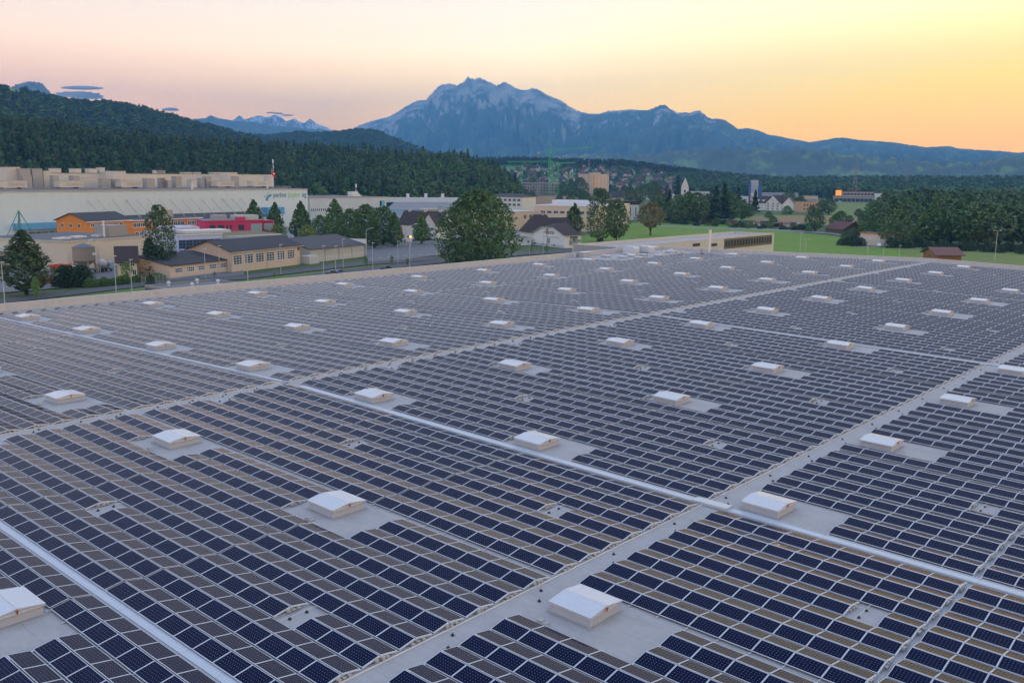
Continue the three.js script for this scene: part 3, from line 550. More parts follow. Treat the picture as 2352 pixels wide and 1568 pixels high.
// a crown cut from a profile: sprays kept only where a clumping noise is high, so that the outline breaks up and light falls through
function crownOf(n, size, wide, prof, col, freq = 5, cut = -.12, seed = 0, flat = .8) {
  return leaves(n, size, () => {
    for (let k = 0; k < 30; k++) {
      const y = rnd(), a = rnd() * 6.283, R = wide * .5 * prof(y) * (1 + .24 * n2(Math.cos(a) * 1.6 + seed, Math.sin(a) * 1.6 + y * 3.2)), r = R * Math.pow(rnd(), .38), x = Math.cos(a) * r, z = Math.sin(a) * r, v = n3(x * freq + seed * 3, y * freq * 1.25, z * freq);
      if (v > cut) return { x, y: Math.min(1, y + .02 * v), z, k: .86 + .38 * v };
    }
    return { x: 0, y: .5, z: 0, k: .7 };
  }, (s, q) => { const k = s.k * (.68 + .64 * q); return [col[0] * k * (1 + .3 * (q - .5)), col[1] * k, col[2] * k]; }, flat);
}
const ROUND = (y) => Math.pow(Math.max(0, Math.sin(Math.PI * Math.pow(Math.max(0, (y - .06) / .95), .85))), .62), PYR = (y) => (y < .06 ? 0 : y < .3 ? Math.sqrt((y - .06) / .24) : Math.pow(1 - (y - .3) / .7, .72)), WIDE = (y) => (y < .02 ? 0 : y < .28 ? .55 + .45 * Math.sqrt((y - .02) / .26) : Math.pow(Math.max(0, 1 - Math.pow((y - .28) / .73, 2.1)), .62)), COL = (y) => (y < .08 ? .2 : Math.pow(Math.max(0, Math.sin(Math.PI * Math.pow((y - .04) / .97, .8))), .45));
const PROTO = {
  big: { crown: crownOf(17000, .026, 1.0, WIDE, GREEN.oak, 7.5, -.02, 1), trunk: limbs(.55, .028, .9, 7) },
  oak: { crown: crownOf(2800, .055, .84, ROUND, GREEN.oak, 5, -.1, 2), trunk: limbs(.6, .024, .7) },
  lime: { crown: crownOf(2800, .055, .66, PYR, GREEN.lime, 5.5, -.12, 3), trunk: limbs(.6, .022, .6) },
  oval: { crown: crownOf(2800, .052, .60, PYR, GREEN.oak, 6, -.12, 4), trunk: limbs(.6, .022, .5) },
  pale: { crown: crownOf(2200, .060, .90, ROUND, GREEN.pale, 5, -.15, 5), trunk: limbs(.6, .024, .6) },
  dull: { crown: crownOf(2600, .055, .86, ROUND, GREEN.dull, 5.5, -.04, 6), trunk: limbs(.6, .024, .7) },
  birch: { crown: crownOf(4200, .032, .50, COL, GREEN.dull, 9, 0, 7), trunk: limbs(.8, .016, .4, 7) },
  rusty: { crown: crownOf(2600, .052, .88, (y) => ROUND(Math.max(0, (y - .2) / .8)), GREEN.brownish, 6, -.05, 8), trunk: limbs(.6, .026, .7) },
  pine: { crown: crownOf(4200, .042, .66, PYR, GREEN.dull.map((v) => v * .72), 8, -.02, 9, .6), trunk: limbs(.7, .020, .5) },
  spruce: { crown: spruce(1500, .075, .42, GREEN.spruce), trunk: cyl(.014, .004, .9, 0, 0, 0, 6) },
  cypress: { crown: leaves(1500, .07, () => { const y = rnd(), a = rnd() * 6.283, r = .10 * Math.sqrt(rnd()) * Math.pow(Math.sin(Math.PI * Math.min(.98, .1 + .88 * y)), .6); return { x: Math.cos(a) * r, z: Math.sin(a) * r, y: .02 + .97 * y, k: 1 }; }, (s, q) => GREEN.dark.map((c) => c * (.7 + .6 * q)), .9), trunk: cyl(.02, .01, .5, 0, 0, 0, 6) },
  bush: { crown: crownOf(1500, .085, 1.2, (y) => Math.sqrt(Math.max(0, 1 - y * y)), GREEN.lime, 4, -.3, 10), trunk: limbs(.4, .03, .6, 3) },
  sapling: { crown: crownOf(700, .075, .62, (y) => ROUND(Math.max(0, (y - .2) / .8)), GREEN.lime, 7, -.05, 11), trunk: limbs(.7, .02, .4, 4) },
  darkbush: { crown: crownOf(1600, .08, 1.1, (y) => Math.sqrt(Math.max(0, 1 - y * y)), GREEN.dark, 4, -.3, 12), trunk: limbs(.4, .03, .6, 3) },
};
function tree(kind, px, base, top, label, group, opt = {}) {   // stands where its foot is surveyed; height from its top
  const p = onGround(px, base, opt.y ?? 0), r = rangeOf(p), h = (base - top) / FOCAL * r * 1.03 * (opt.k ?? 1);
  return treeAt(kind, p.x, opt.y ?? 0, p.z, h, label, group, opt);
}
function treeAt(kind, x, y, z, h, label, group, opt = {}) {
  const g = thing(/spruce/.test(kind) ? 'spruce_tree' : /bush/.test(kind) ? 'shrub' : kind === 'cypress' ? 'cypress_tree' : 'broadleaf_tree', label, /bush/.test(kind) ? 'shrub' : 'tree', group);
  part('crown', PROTO[kind].crown, LEAF, g); part('trunk', PROTO[kind].trunk, kind === 'birch' ? birchMat : barkMat, g);
  g.position.set(x, y, z); g.scale.set(h * (opt.w ?? 1), h, h * (opt.w ?? 1)); g.rotation.y = rnd() * 6.283;
  return g;
}
function wood(name, label, geo, spots, cat = 'forest') {
  const m = new THREE.InstancedMesh(geo, LEAF, spots.length), q = new THREE.Quaternion(), c = new THREE.Color();
  spots.forEach(([x, y, z, h, w = 1, k = 1], i) => { q.setFromEuler(new THREE.Euler(0, rnd() * 6.283, 0)); m.setMatrixAt(i, new THREE.Matrix4().compose(new THREE.Vector3(x, y, z), q, new THREE.Vector3(h * w, h, h * w))); m.setColorAt(i, c.setRGB(k * rr(.8, 1.2), k * rr(.85, 1.15), k * rr(.8, 1.1))); });
  m.name = numbered(name); tag(m, label, cat, null, 'stuff'); m.castShadow = m.receiveShadow = true; scene.add(m);
}
const trunkCol = (g) => { const o = clean(g), n = o.attributes.position.count; o.deleteAttribute('uv'); o.setAttribute('color', new THREE.BufferAttribute(new Float32Array(n * 3).map((_, i) => [.06, .05, .04][i % 3]), 3)); return o; };
const withTrunk = (crown, r) => { const t = trunkCol(new THREE.CylinderGeometry(r * .4, r, .9, 5, 1, true).translate(0, .45, 0)); return mergeGeometries([crown, t]); };
const WOOD = { spruce: withTrunk(spruce(460, .085, .30, GREEN.spruce, 1.1), .012), spruceFar: spruce(130, .20, .42, GREEN.spruce2), leaf: withTrunk(crownOf(560, .10, .78, ROUND, GREEN.oak, 5, -.15, 13), .02), leafFar: broadleaf(120, .26, .95, 6, GREEN.oak, -.1, 10) };
{ // spruce forest behind the paper mill, broadleaf towards its right end
  const con = [], dec = [];
  for (let i = 0; i < 3600; i++) {
    const px = rr(-210, 1185), t = Math.pow(rnd(), 1.25), r0 = line(FOREST_R0, px), r = r0 + (forestR1(px) + 60 - r0) * t, [x, z] = polar(px, r), y = forestH(px, r) - .4;
    const leafy = px > 640 ? (px > 880 ? .85 : .55) : .10 + .25 * (t < .12);
    if (rnd() < leafy * (t > .9 ? .6 : 1)) dec.push([x, y, z, rr(17, 25), rr(.9, 1.25), rr(.75, 1.05)]); else con.push([x, y, z, rr(22, 34), rr(.85, 1.2), rr(.75, 1.5)]);
  }
  wood('spruce_forest', 'dark dense spruce forest rising behind the paper mill', WOOD.spruce, con);
  wood('broadleaf_forest', 'dark rounded broadleaf wood at the right end of the forest', WOOD.leaf, dec);
}
{ // far wooded hills
  const a = [], b = [], c = [];
  for (let i = 0; i < 9000; i++) {
    const px = rr(-270, 960), c0 = rA(px), r = c0 - 1100 + 1150 * Math.pow(rnd(), .8), [x, z] = polar(px, r);
    if (clearA(px, r, x, z) > .45) continue;
    const y = hillA(px, r) - 1; if (y < 3) continue;
    (rnd() < .3 ? a : b).push([x, y, z, rr(15, 22), rr(.95, 1.35), rr(.5, .85)]);
  }
  for (let i = 0; i < 3800; i++) { const px = rr(400, 1080), r = rB - 1250 + 1280 * Math.pow(rnd(), .7), [x, z] = polar(px, r), y = hillB(px, r) - 1; if (y > 3) b.push([x, y, z, rr(17, 23), rr(1.1, 1.6), rr(.5, .8)]); }
  wood('hillside_spruces', 'spruces scattered through the wooded hills on the left', WOOD.spruceFar, a);
  wood('hillside_wood', 'broadleaf woods covering the hills on the left', WOOD.leafFar, b);
  // crest wood above the town and flat woods to the right
  for (let i = 0; i < 2600; i++) { const px = rr(1030, 1760), r = 2480 + 520 * rnd(), [x, z] = polar(px, r); c.push([x, townH(px, r) - .5, z, rr(16, 24), rr(.8, 1.2), rr(.8, 1.15)]); }
  wood('crest_wood', 'dark spruce wood on the crest above the town', WOOD.spruceFar, c);
  const d = [], e = [];
  for (let i = 0; i < 5200; i++) {
    const px = rr(1560, 2700), near = px < 1900 ? 1750 : px < 2080 ? 1680 : 1050, r = near + (3300 - near) * Math.pow(rnd(), 1.1), [x, z] = polar(px, r), y = r > 1745 ? townH(px, r) : 0;
    (rnd() < .3 ? e : d).push([x, y - .4, z, rr(14, 23), rr(.9, 1.3), rr(.75, 1.15)]);
  }
  wood('valley_wood', 'broad dark belt of valley woods towards the right horizon', WOOD.leafFar, d);
  wood('valley_spruces', 'spruces standing in the valley woods', WOOD.spruceFar, e);
}
{ // single trees on the left and in the middle
  tree('pine', 60, 676, 550, 'wide dark spreading conifer beside the yard at the left edge', null, { w: 1.35 });
  tree('sapling', 84, 692, 643, 'slender light green sapling at the left verge near the parapet', null, { w: .55 });
  tree('birch', 371, 628, 487, 'tall loose birch before the beige works hall', null, { w: .95 });
  tree('cypress', 345, 632, 556, 'dark narrow cypress left of the tall birch', null, { w: 1.6 });
  tree('darkbush', 362, 634, 570, 'near black round shrub at the foot of the birch', null, { w: .9 });
  tree('sapling', 292, 648, 606, 'young bright green tree before the small gabled pump house', null, { w: .9 });
  tree('darkbush', 345, 655, 634, 'small dark shrub by the fence right of the pump house', null, { w: .9 });
  const rowLabels = 'dark green tree in the row before the paper mill';
  [[585, 545, 466, 'oval'], [633, 548, 471, 'oval'], [692, 555, 469, 'oval'], [770, 556, 464, 'lime'], [738, 560, 498, 'oak'], [806, 558, 484, 'oak'], [842, 556, 474, 'oak'], [880, 562, 478, 'oak'], [906, 566, 492, 'oval'], [860, 570, 505, 'oval'], [822, 572, 505, 'oval'], [776, 570, 508, 'oak'], [640, 560, 518, 'pale'], [706, 566, 520, 'pale'], [600, 558, 522, 'pale']].forEach(([px, b, t, k], i) => tree(k, px, b, t, `${k === 'pale' ? 'low yellowish green tree' : 'dark green tree'} before the paper mill, ${WORDS[i]} of the mill tree group`, 'trees before the paper mill', { w: k === 'pale' ? 1.1 : 1 }));
  tree('lime', 968, 560, 492, 'light green tree before the white house with the long dark roof', null, { w: .95 });
  tree('big', 1096, 606, 443, 'huge broad dark green tree standing beyond the left parapet', null, { w: 1.12 });
  tree('oval', 1319, 540, 471, 'round dark tree behind the restaurant roof', null, { w: 1.2 });
  tree('birch', 1378, 556, 440, 'tall drooping tree right of the restaurant', null, { w: 1.1 });
  tree('dull', 1416, 553, 462, 'shorter dark tree beside the tall drooping tree', null, { w: .7 });
  tree('rusty', 1494, 541, 470, 'single yellowing tree on the meadow', null, { w: 1.0 });
  [[841, 612, 591], [936, 611, 594], [900, 607, 588], [455, 650, 636], [630, 640, 626], [492, 636, 624], [1219, 581, 562], [1256, 580, 564]].forEach(([px, b, t], i) => tree('sapling', px, b, t, `small round young tree by the road, ${WORDS[i]} of the saplings`, 'saplings along the road', { w: .8 }));
  // trees round the town edge and the factory
  [[1292, 455, 420, 'oak'], [1312, 452, 412, 'oval'], [1332, 458, 410, 'oak'], [1345, 470, 440, 'oak'], [1310, 472, 445, 'oak'], [1285, 470, 448, 'dull'], [1206, 468, 436, 'dull'], [1222, 466, 440, 'dull'], [1448, 470, 430, 'oak'], [1470, 468, 432, 'oak'], [1500, 462, 418, 'oak'], [1532, 460, 424, 'spruce'], [1556, 466, 410, 'spruce']].forEach(([px, b, t, k], i) => tree(k, px, b, t, `dark tree between factory and tower block, ${WORDS[i]} of these trees`, 'trees between factory and tower block'));
  [[1516, 508, 448, 'dull'], [1536, 510, 440, 'spruce'], [1556, 512, 452, 'dull'], [1578, 512, 446, 'oak'], [1600, 512, 447, 'dull'], [1622, 510, 450, 'oak'], [1643, 512, 432, 'spruce'], [1662, 510, 428, 'spruce'], [1676, 508, 446, 'oak'], [1694, 500, 436, 'spruce'], [1704, 505, 462, 'oak'], [1720, 500, 470, 'dull'], [1530, 505, 455, 'oak'], [1734, 488, 440, 'spruce']].forEach(([px, b, t, k], i) => tree(k, px, b, t, `dark tree behind the garden plots, ${WORDS[i]} of that thicket`, 'thicket behind the garden plots', { w: k === 'spruce' ? 1.15 : 1.05 }));
  [[1776, 518, 498, 'oak'], [1645, 520, 500, 'oak'], [1872, 530, 485, 'oak'], [1930, 526, 488, 'oak'], [1918, 522, 495, 'oak'], [1904, 492, 458, 'oak'], [1888, 490, 462, 'dull'], [1812, 470, 440, 'oak'], [1838, 480, 452, 'oak'], [1808, 492, 474, 'bush'], [1766, 500, 486, 'bush'], [1865, 497, 474, 'oak']].forEach(([px, b, t, k], i) => tree(k, px, b, t, `rounded tree among the fields and white houses, ${WORDS[i]} of them`, 'field trees near the white houses', { w: 1.15 }));
  // thicket on the right
  const TOP = [[1930, 505], [1975, 470], [2005, 452], [2040, 436], [2090, 442], [2140, 432], [2190, 428], [2230, 430], [2270, 438], [2310, 432], [2352, 428], [2520, 432]];
  for (let i = 0; i < 76; i++) {
    const px = 1945 + (2520 - 1945) * ((i * .618034) % 1), depth = (i % 4) / 3, base = 562 - 55 * depth + rr(-6, 6) - (px < 2010 ? 10 : 0), p = onGround(px, base), r = rangeOf(p);
    const target = line(TOP, px) + (1 - depth) * rr(36, 64) + rr(0, 14), h = Math.min(24, (base - target) / FOCAL * r);
    const k = pick(['oak', 'oak', 'dull', 'oak', 'lime', 'oval', 'dull']);
    treeAt(k, p.x, 0, p.z, Math.max(6, h), depth < .34 ? 'bushy tree at the front edge of the thicket right of the meadow' : 'tall tree deep in the thicket right of the meadow', depth < .34 ? 'front trees of the right hand thicket' : 'tall trees of the right hand thicket', { w: rr(1.0, 1.35) });
  }
  for (let i = 0; i < 34; i++) { const px = 1935 + i * 14 + rr(-4, 4), base = 562 + (px - 1935) * .045 + rr(-4, 3), p = onGround(px, base); treeAt('darkbush', p.x, -.2, p.z, rr(3, 5.5), 'low dark shrub along the meadow edge of the thicket', 'shrubs along the thicket edge', { w: 1.4 }); }
}
// ---------------------------------------------------------------- building kit
const glassMat = new THREE.MeshPhysicalMaterial({ color: lin(.035, .045, .055), roughness: .07, specularIntensity: 1 }), frameWhite = std(.66, .66, .64, .5), frameDark = std(.05, .055, .065, .5), frameBlue = std(.10, .16, .33, .5);
const slateMap = noiseMap(256, (u, v, n) => { const k = .82 + .16 * n(u, v, 3, 2) + .12 * n(u, v, 12, 6) + (rnd() - .5) * .22; return [k, k, k]; });
const plasterMap = noiseMap(512, (u, v, n) => { const k = .93 + .04 * n(u, v, 1.5, 2) + .04 * n(u, v, 7, 4) + (rnd() - .5) * .06, d = Math.max(0, n(u * 1, v * .25, 5, 3)) * .10; return [k - d, k - d, k - d * 1.1]; });
const paint = (r, g, b, rough = .8) => std(r, g, b, rough, { map: plasterMap });
const roofing = (r, g, b, rough = .85) => std(r, g, b, rough, { map: slateMap });
const DARKROOF = roofing(.050, .047, .052), BROWNROOF = roofing(.055, .036, .030), REDROOF = roofing(.20, .055, .035), GREYROOF = roofing(.24, .24, .25), GRAVEL = roofing(.20, .19, .18);
const tex = (g) => metricUV(g, .1);
// a building: front wall from L to R; local x along the front, y up, z towards the viewer, origin at the foot of L
function site(name, label, category, o) {
  const P = (q) => (q.length === 3 ? new THREE.Vector3(q[0], q[1], q[2]) : new THREE.Vector3(onGround(q[0], q[1]).x, 0, onGround(q[0], q[1]).z));
  const rng = ([px, r]) => { const [x, z] = polar(px, r); return new THREE.Vector3(x, 0, z); };
  const L = o.L ? P(o.L) : rng(o.Lr), R = o.R ? P(o.R) : rng(o.Rr), g = thing(name, label, category, o.group), w = L.distanceTo(R);
  g.position.set(L.x, o.y ?? 0, L.z); g.rotation.y = Math.atan2(-(R.z - L.z), R.x - L.x); g.updateMatrixWorld(true);
  const inv = g.matrixWorld.clone().invert(), eye = EYE.clone().applyMatrix4(inv);
  const hit = (px, py, z = 0) => { const d = sight(px, py).transformDirection(inv), t = (z - eye.z) / d.z; return [eye.x + d.x * t, eye.y + d.y * t]; };
  const hitX = (px, py, x) => { const d = sight(px, py).transformDirection(inv), t = (x - eye.x) / d.x; return [eye.z + d.z * t, eye.y + d.y * t]; };
  const c = { g, w, d: o.depth, hit, hitX, L, R };
  c.h = o.h ?? (o.top ? hit(...o.top)[1] : 6);
  return c;
}
const winGeo = new Map();
function windowGeo(w, h, nx, ny, f) {
  const key = [w.toFixed(2), h.toFixed(2), nx, ny, f].join();
  if (!winGeo.has(key)) {
    const b = [bb(-w / 2, -h / 2, -.04, w / 2, -h / 2 + f, .05), bb(-w / 2, h / 2 - f, -.04, w / 2, h / 2, .05), bb(-w / 2, -h / 2 + f, -.04, -w / 2 + f, h / 2 - f, .05), bb(w / 2 - f, -h / 2 + f, -.04, w / 2, h / 2 - f, .05)];
    for (let i = 1; i < nx; i++) b.push(bb(-w / 2 + w * i / nx - f * .4, -h / 2 + f, -.03, -w / 2 + w * i / nx + f * .4, h / 2 - f, .04));
    for (let i = 1; i < ny; i++) b.push(bb(-w / 2 + f, -h / 2 + h * i / ny - f * .4, -.025, w / 2 - f, -h / 2 + h * i / ny + f * .4, .035));
    winGeo.set(key, [merge(b), bx(w - f, h - f, .012)]);
  }
  return winGeo.get(key);
}
function win(c, x, y, w, h, o = {}) {   // centre x, y on the face; face: front, left, right
  const [fg, pg] = windowGeo(w, h, o.nx ?? 2, o.ny ?? 1, o.f ?? .12), m = part(o.name ?? 'window', fg, o.frame ?? frameWhite, c.g), face = o.face ?? 'front', z = o.z ?? 0;
  if (face === 'front') m.position.set(x, y, z + .03); else if (face === 'left') { m.position.set((o.at ?? 0) - .03, y, x); m.rotation.y = -Math.PI / 2; } else { m.position.set((o.at ?? c.w) + .03, y, x); m.rotation.y = Math.PI / 2; }
  part('pane', pg, o.glass ?? glassMat, m); return m;
}
function wins(c, x0, x1, n, y, w, h, o = {}) { for (let i = 0; i < n; i++) win(c, n === 1 ? (x0 + x1) / 2 : x0 + (x1 - x0) * i / (n - 1), y, w, h, o); }
function box(c, mat, name = 'wall', h = c.h) { return part(name, tex(bb(0, -.3, -c.d, c.w, h, 0)), mat, c.g); }
function flatRoof(c, mat, trim, over = .25, y = c.h) { const r = part('roof', tex(bb(-over, y + .003, -c.d - over, c.w + over, y + .28, over)), mat, c.g); if (trim) part('fascia', merge([bb(-over - .05, y - .15, over, c.w + over + .05, y + .32, over + .06), bb(-over - .06, y - .15, -c.d, -over, y + .32, over), bb(c.w + over, y - .15, -c.d, c.w + over + .06, y + .32, over)]), trim, r); return r; }
function gable(c, rise, mat, wallMat, o = {}) {   // ridge along x (default) or z
  const over = o.over ?? .5, y = o.y ?? c.h, x0 = o.x0 ?? 0, x1 = o.x1 ?? c.w, d = o.d ?? c.d, t = .22, zf = o.z ?? 0;
  let roof, ends;
  if (o.axis === 'z') {
    const w = x1 - x0, k = rise / (w / 2);
    roof = [[-1], [1]].map(([s]) => prism([[0, rise], [s * (w / 2 + over), -over * k], [s * (w / 2 + over), -over * k + t], [0, rise + t * 1.05]].map(([a, b]) => [a + (x0 + x1) / 2, b + y]), d + 2 * over).translate(0, 0, -d - over + zf));
    ends = [0, 1].map((s) => prism([[x0, y], [x1, y], [(x0 + x1) / 2, y + rise]], .15).translate(0, 0, s ? -d + zf : -.15 + zf));
  } else {
    const k = rise / (d / 2);
    roof = [1, -1].map((s) => { const g = prism([[0, rise], [s * (d / 2 + over), -over * k], [s * (d / 2 + over), -over * k + t], [0, rise + t * 1.05]], x1 - x0 + 2 * over); g.rotateY(Math.PI / 2); g.translate(x0 - over, y, -d / 2 + zf); return g; });
    ends = [0, 1].map((s) => { const g = prism([[-d / 2, 0], [d / 2, 0], [0, rise]], .15); g.rotateY(Math.PI / 2); g.translate(s ? x1 - .15 : x0, y, -d / 2 + zf); return g; });
  }
  const r = part('roof', tex(merge(roof)), mat, c.g); if (wallMat) ends.forEach((e) => part('gable_wall', tex(e), wallMat, c.g)); return r;
}
function hip(c, rise, mat, inset, over = .5) {
  const y = c.h - .1, w = c.w, d = c.d, o = over, m = -d / 2, P = [[-o, y, o], [w + o, y, o], [w + o, y, -d - o], [-o, y, -d - o], [inset, y + rise, m], [w - inset, y + rise, m]], T = [[0, 1, 5], [0, 5, 4], [1, 2, 5], [2, 3, 4], [2, 4, 5], [3, 0, 4], [0, 2, 1], [0, 3, 2]];
  const g = new THREE.BufferGeometry(); g.setAttribute('position', new THREE.Float32BufferAttribute(T.flat().flatMap((i) => P[i]), 3)); g.computeVertexNormals(); return part('roof', tex(g), mat, c.g);
}
const sheet = (name, label, pts, mat, y = .03, k = .1) => {   // flat ground patch from surveyed corners
  const s = new THREE.Shape(pts.map(([px, py]) => { const p = onGround(px, py, y); return new THREE.Vector2(p.x, -p.z); })), g = new THREE.ShapeGeometry(s); g.rotateX(-Math.PI / 2); g.translate(0, y, 0);
  const uv = g.attributes.uv, P = g.attributes.position; for (let i = 0; i < P.count; i++) uv.setXY(i, P.getX(i) * k, P.getZ(i) * k);
  return struct(name, g, mat, label);
};
const asphaltMap = noiseMap(512, (u, v, n) => { const k = .85 + .12 * n(u, v, 2, 2) + .1 * n(u, v, 9, 4) + (rnd() - .5) * .14; return [k, k, k]; });
const asphalt = std(.085, .083, .088, .85, { map: asphaltMap }), asphaltPale = std(.17, .165, .165, .85, { map: asphaltMap }), soilMat = std(.36, .20, .10, .95, { map: grassMap }), meadowMat = std(.17, .29, .016, .95, { map: grassMap }), meadow2 = std(.19, .24, .045, .95, { map: grassMap }), whiteLine = std(.6, .6, .58, .7), pavingMat = std(.26, .25, .245, .85, { map: asphaltMap }), vergeMat = std(.13, .20, .03, .95, { map: grassMap });

// ---------------------------------------------------------------- fields, roads, yards
sheet('meadow', 'bright green mown meadow beyond the far roof edge', [[1330, 560], [1330, 545], [1440, 511], [1560, 512], [1740, 524], [1900, 540], [2140, 566], [2352, 577], [2700, 592], [2700, 660], [2352, 640], [1800, 640], [1400, 640]], meadowMat, .03, .02);
sheet('meadow', 'yellowish green mown meadow along the thicket', [[2050, 572], [2140, 566.5], [2352, 577.5], [2700, 592.5], [2700, 640], [2352, 612], [2200, 600], [2100, 594]], meadow2, .06, .02);
sheet('field', 'brown bare field strip behind the garden plots', [[1742, 508], [1720, 500], [1760, 497], [1900, 496], [2010, 500], [2060, 504], [2060, 510], [1880, 510]], soilMat, .03, .03);
sheet('field', 'pale green field below the long low warehouse', [[1918, 497], [1890, 482], [1915, 464], [2030, 462], [2090, 464], [2080, 497]], meadow2, .03, .02);
sheet('field', 'green strip around the brown field', [[1640, 520], [1690, 500], [1760, 494], [1918, 494], [2060, 498], [2060, 516], [1800, 518]], meadowMat, .015, .02);
terrain('field', 'ploughed brown field rising below the building site', 1158, 1316, 20, 8, (px, t) => 960 + 300 * t, (px, r, t) => 8.5 * smooth(t, 0, 1) - .2, () => [1, 1, 1], soilMat);
sheet('field', 'green hillside field right of the tower block', [[1440, 436], [1470, 424], [1540, 420], [1650, 432], [1640, 444], [1520, 448]], meadowMat, .03, .02);
sheet('yard', 'grey asphalt works yard at the left', [[-120, 660], [-120, 560], [160, 580], [400, 590], [560, 600], [560, 630], [400, 648], [240, 652], [0, 672]], asphaltPale, .03);
sheet('yard', 'paved yard round the paper mill', [[-200, 560], [-200, 520], [300, 520], [760, 512], [1010, 508], [1240, 512], [1350, 520], [1340, 530], [1010, 550], [850, 555], [640, 575], [400, 592], [160, 581]], pavingMat, .015);
const roadS = sheet('road', 'road along the works buildings', [[-80, 706], [-80, 695], [100, 675], [330, 648], [560, 631], [700, 616], [830, 601], [930, 594], [1000, 588], [1000, 596], [930, 602], [840, 608], [700, 624], [560, 641], [330, 657], [100, 685]], asphalt, .05);
sheet('road', 'grey side road by the parked cars', [[560, 662], [560, 652], [640, 640], [746, 625], [860, 611], [1020, 594], [1180, 580], [1320, 572], [1320, 578], [1180, 587], [1020, 603], [860, 621], [746, 636], [640, 654]], asphalt, .045);
sheet('road', 'junction and forecourt by the flagpoles', [[842, 600], [838, 585], [842, 566], [900, 560], [960, 553], [1015, 548], [1060, 556], [1060, 580], [985, 588], [925, 596]], asphaltPale, .07);
sheet('path', 'pale track along the garden plots', [[1500, 517], [1600, 521], [1760, 525], [1900, 533], [1985, 545], [1985, 548], [1900, 536], [1760, 528], [1600, 523.5], [1500, 519]], pavingMat, .07);
sheet('path', 'pale drive beside the transformer hut', [[2056, 566], [2070, 560], [2085, 557], [2099, 554], [2096, 560], [2075, 566], [2058, 569], [1960, 567], [1960, 564]], pavingMat, .09);
sheet('verge', 'green verge between the two roads', [[-80, 720], [-80, 708], [100, 687], [330, 659], [560, 643], [700, 626], [840, 610], [1000, 598], [1000, 600], [850, 616], [640, 640], [560, 650], [330, 672], [0, 712]], vergeMat, .02, .05);
for (let i = 0; i < 9; i++) { const u = i / 8, px = 850 + 150 * u, py = 597 - 40 * u * .35; solo('road_marking', (() => { const p = onGround(px, 594 - 20 * u * .55), q = onGround(px + 9, 593 - 20 * u * .55); return bar([p.x, .09, p.z], [q.x, .09, q.z], .35, .012); })(), whiteLine, 'white dash of lane marking at the junction', 'road marking', 'lane dashes at the junction'); }

// ---------------------------------------------------------------- the annex behind the hall and the low annex on its left
{
  const c = site('office_annex', 'long pale panelled annex with a dark window band behind the roof', 'building', { L: [193, 0, -135], R: [295, 0, -135], depth: 16.5, h: 12.7 });
  const cream = paint(.60, .55, .48), dark = std(.16, .17, .19, .5);
  part('wall', tex(merge([bb(0, -.3, -.3, c.w, 12.7, 0), bb(0, -.3, -c.d, c.w, 12.7, -c.d + .3), bb(c.w - .3, -.3, -c.d + .3, c.w, 12.7, -.3)])), cream, c.g);
  part('end_wall', tex(bb(0, -.3, -c.d + .3, .3, 12.7, -.3)), std(.30, .31, .33, .5, { map: grime }), c.g);
  for (let i = 1; i < 4; i++) part('panel_joint', bb(-.02, 0, -c.d * i / 4 - .03, 0.001, 12.6, -c.d * i / 4 + .03), dark, c.g);
  part('roof', tex(bb(.3, 11.6, -c.d + .3, c.w - .3, 11.9, -.3)), roofMat, c.g);
  part('coping', merge([bb(-.06, 12.703, -.36, c.w + .06, 12.78, .06), bb(-.06, 12.703, -c.d - .06, c.w + .06, 12.78, -c.d + .36), bb(-.06, 12.703, -c.d + .36, .36, 12.78, -.36), bb(c.w - .36, 12.703, -c.d + .36, c.w + .06, 12.78, -.36)]), std(.5, .48, .45, .5), c.g);
  for (let x = 6; x < c.w; x += 6.4) part('panel_joint', bb(x - .02, 8, 0.001, x + .02, 12.65, .02), std(.3, .28, .25), c.g);
  const [x0] = c.hit(1665, 560), [x1] = c.hit(1772, 550), yb = c.hit(1772, 558)[1], yt = c.hit(1772, 541)[1];
  part('window_band_frame', merge([bb(x0 - .4, yb - .4, -.02, x1 + .4, yb, .12), bb(x0 - .4, yt, -.02, x1 + .4, yt + .35, .12), bb(x0 - .4, yb, -.02, x0, yt, .12), bb(x1, yb, -.02, x1 + .4, yt, .12)]), std(.06, .06, .065, .5), c.g);
  const n = 17; for (let i = 0; i < n; i++) win(c, x0 + (x1 - x0) * (i + .5) / n, (yb + yt) / 2, (x1 - x0) / n - .08, yt - yb - .05, { nx: 1, frame: frameDark, f: .3 });
  for (const px of [1600, 1640]) { const [x] = c.hit(px, 560); win(c, x, c.hit(px, 562)[1], 4.5, 1.0, { nx: 3, frame: frameDark }); }
}
{
  const c = site('flat_annex', 'dark flat roofed annex against the left side of the hall', 'building', { L: [69, 0, -132.9], R: [87, 0, -132.9], depth: 46.5, h: 8 });
  part('wall', tex(bb(0, -.3, -c.d, c.w, 7.4, 0)), std(.07, .075, .085, .6), c.g); part('roof', tex(bb(.4, 7.4, -c.d + .4, c.w - .4, 7.6, -.2)), GRAVEL, c.g);
  part('parapet', merge([bb(-.05, 7.41, -c.d - .05, .35, 8, 0), bb(c.w - .35, 7.41, -c.d - .05, c.w + .05, 8, 0), bb(.36, 7.41, -c.d - .05, c.w - .36, 8, -c.d + .35)]), std(.22, .22, .23, .5), c.g);
  [[4, 43], [6.5, 37], [11.5, 43.5], [14, 38.5]].forEach(([x, z], i) => { const v = thing('vent_cowl', `small white mushroom vent on the dark annex, ${WORDS[i]} from the left`, 'vent', 'mushroom vents on the dark annex'); v.position.set(69 + x, 7.6, -132.9 - z); part('pipe', cyl(.28, .28, .8, 0, 0, 0, 10), alu, v); part('cap', new THREE.SphereGeometry(.48, 12, 6, 0, 6.3, 0, 1.57).translate(0, .8, 0), lidMat, v); });
}

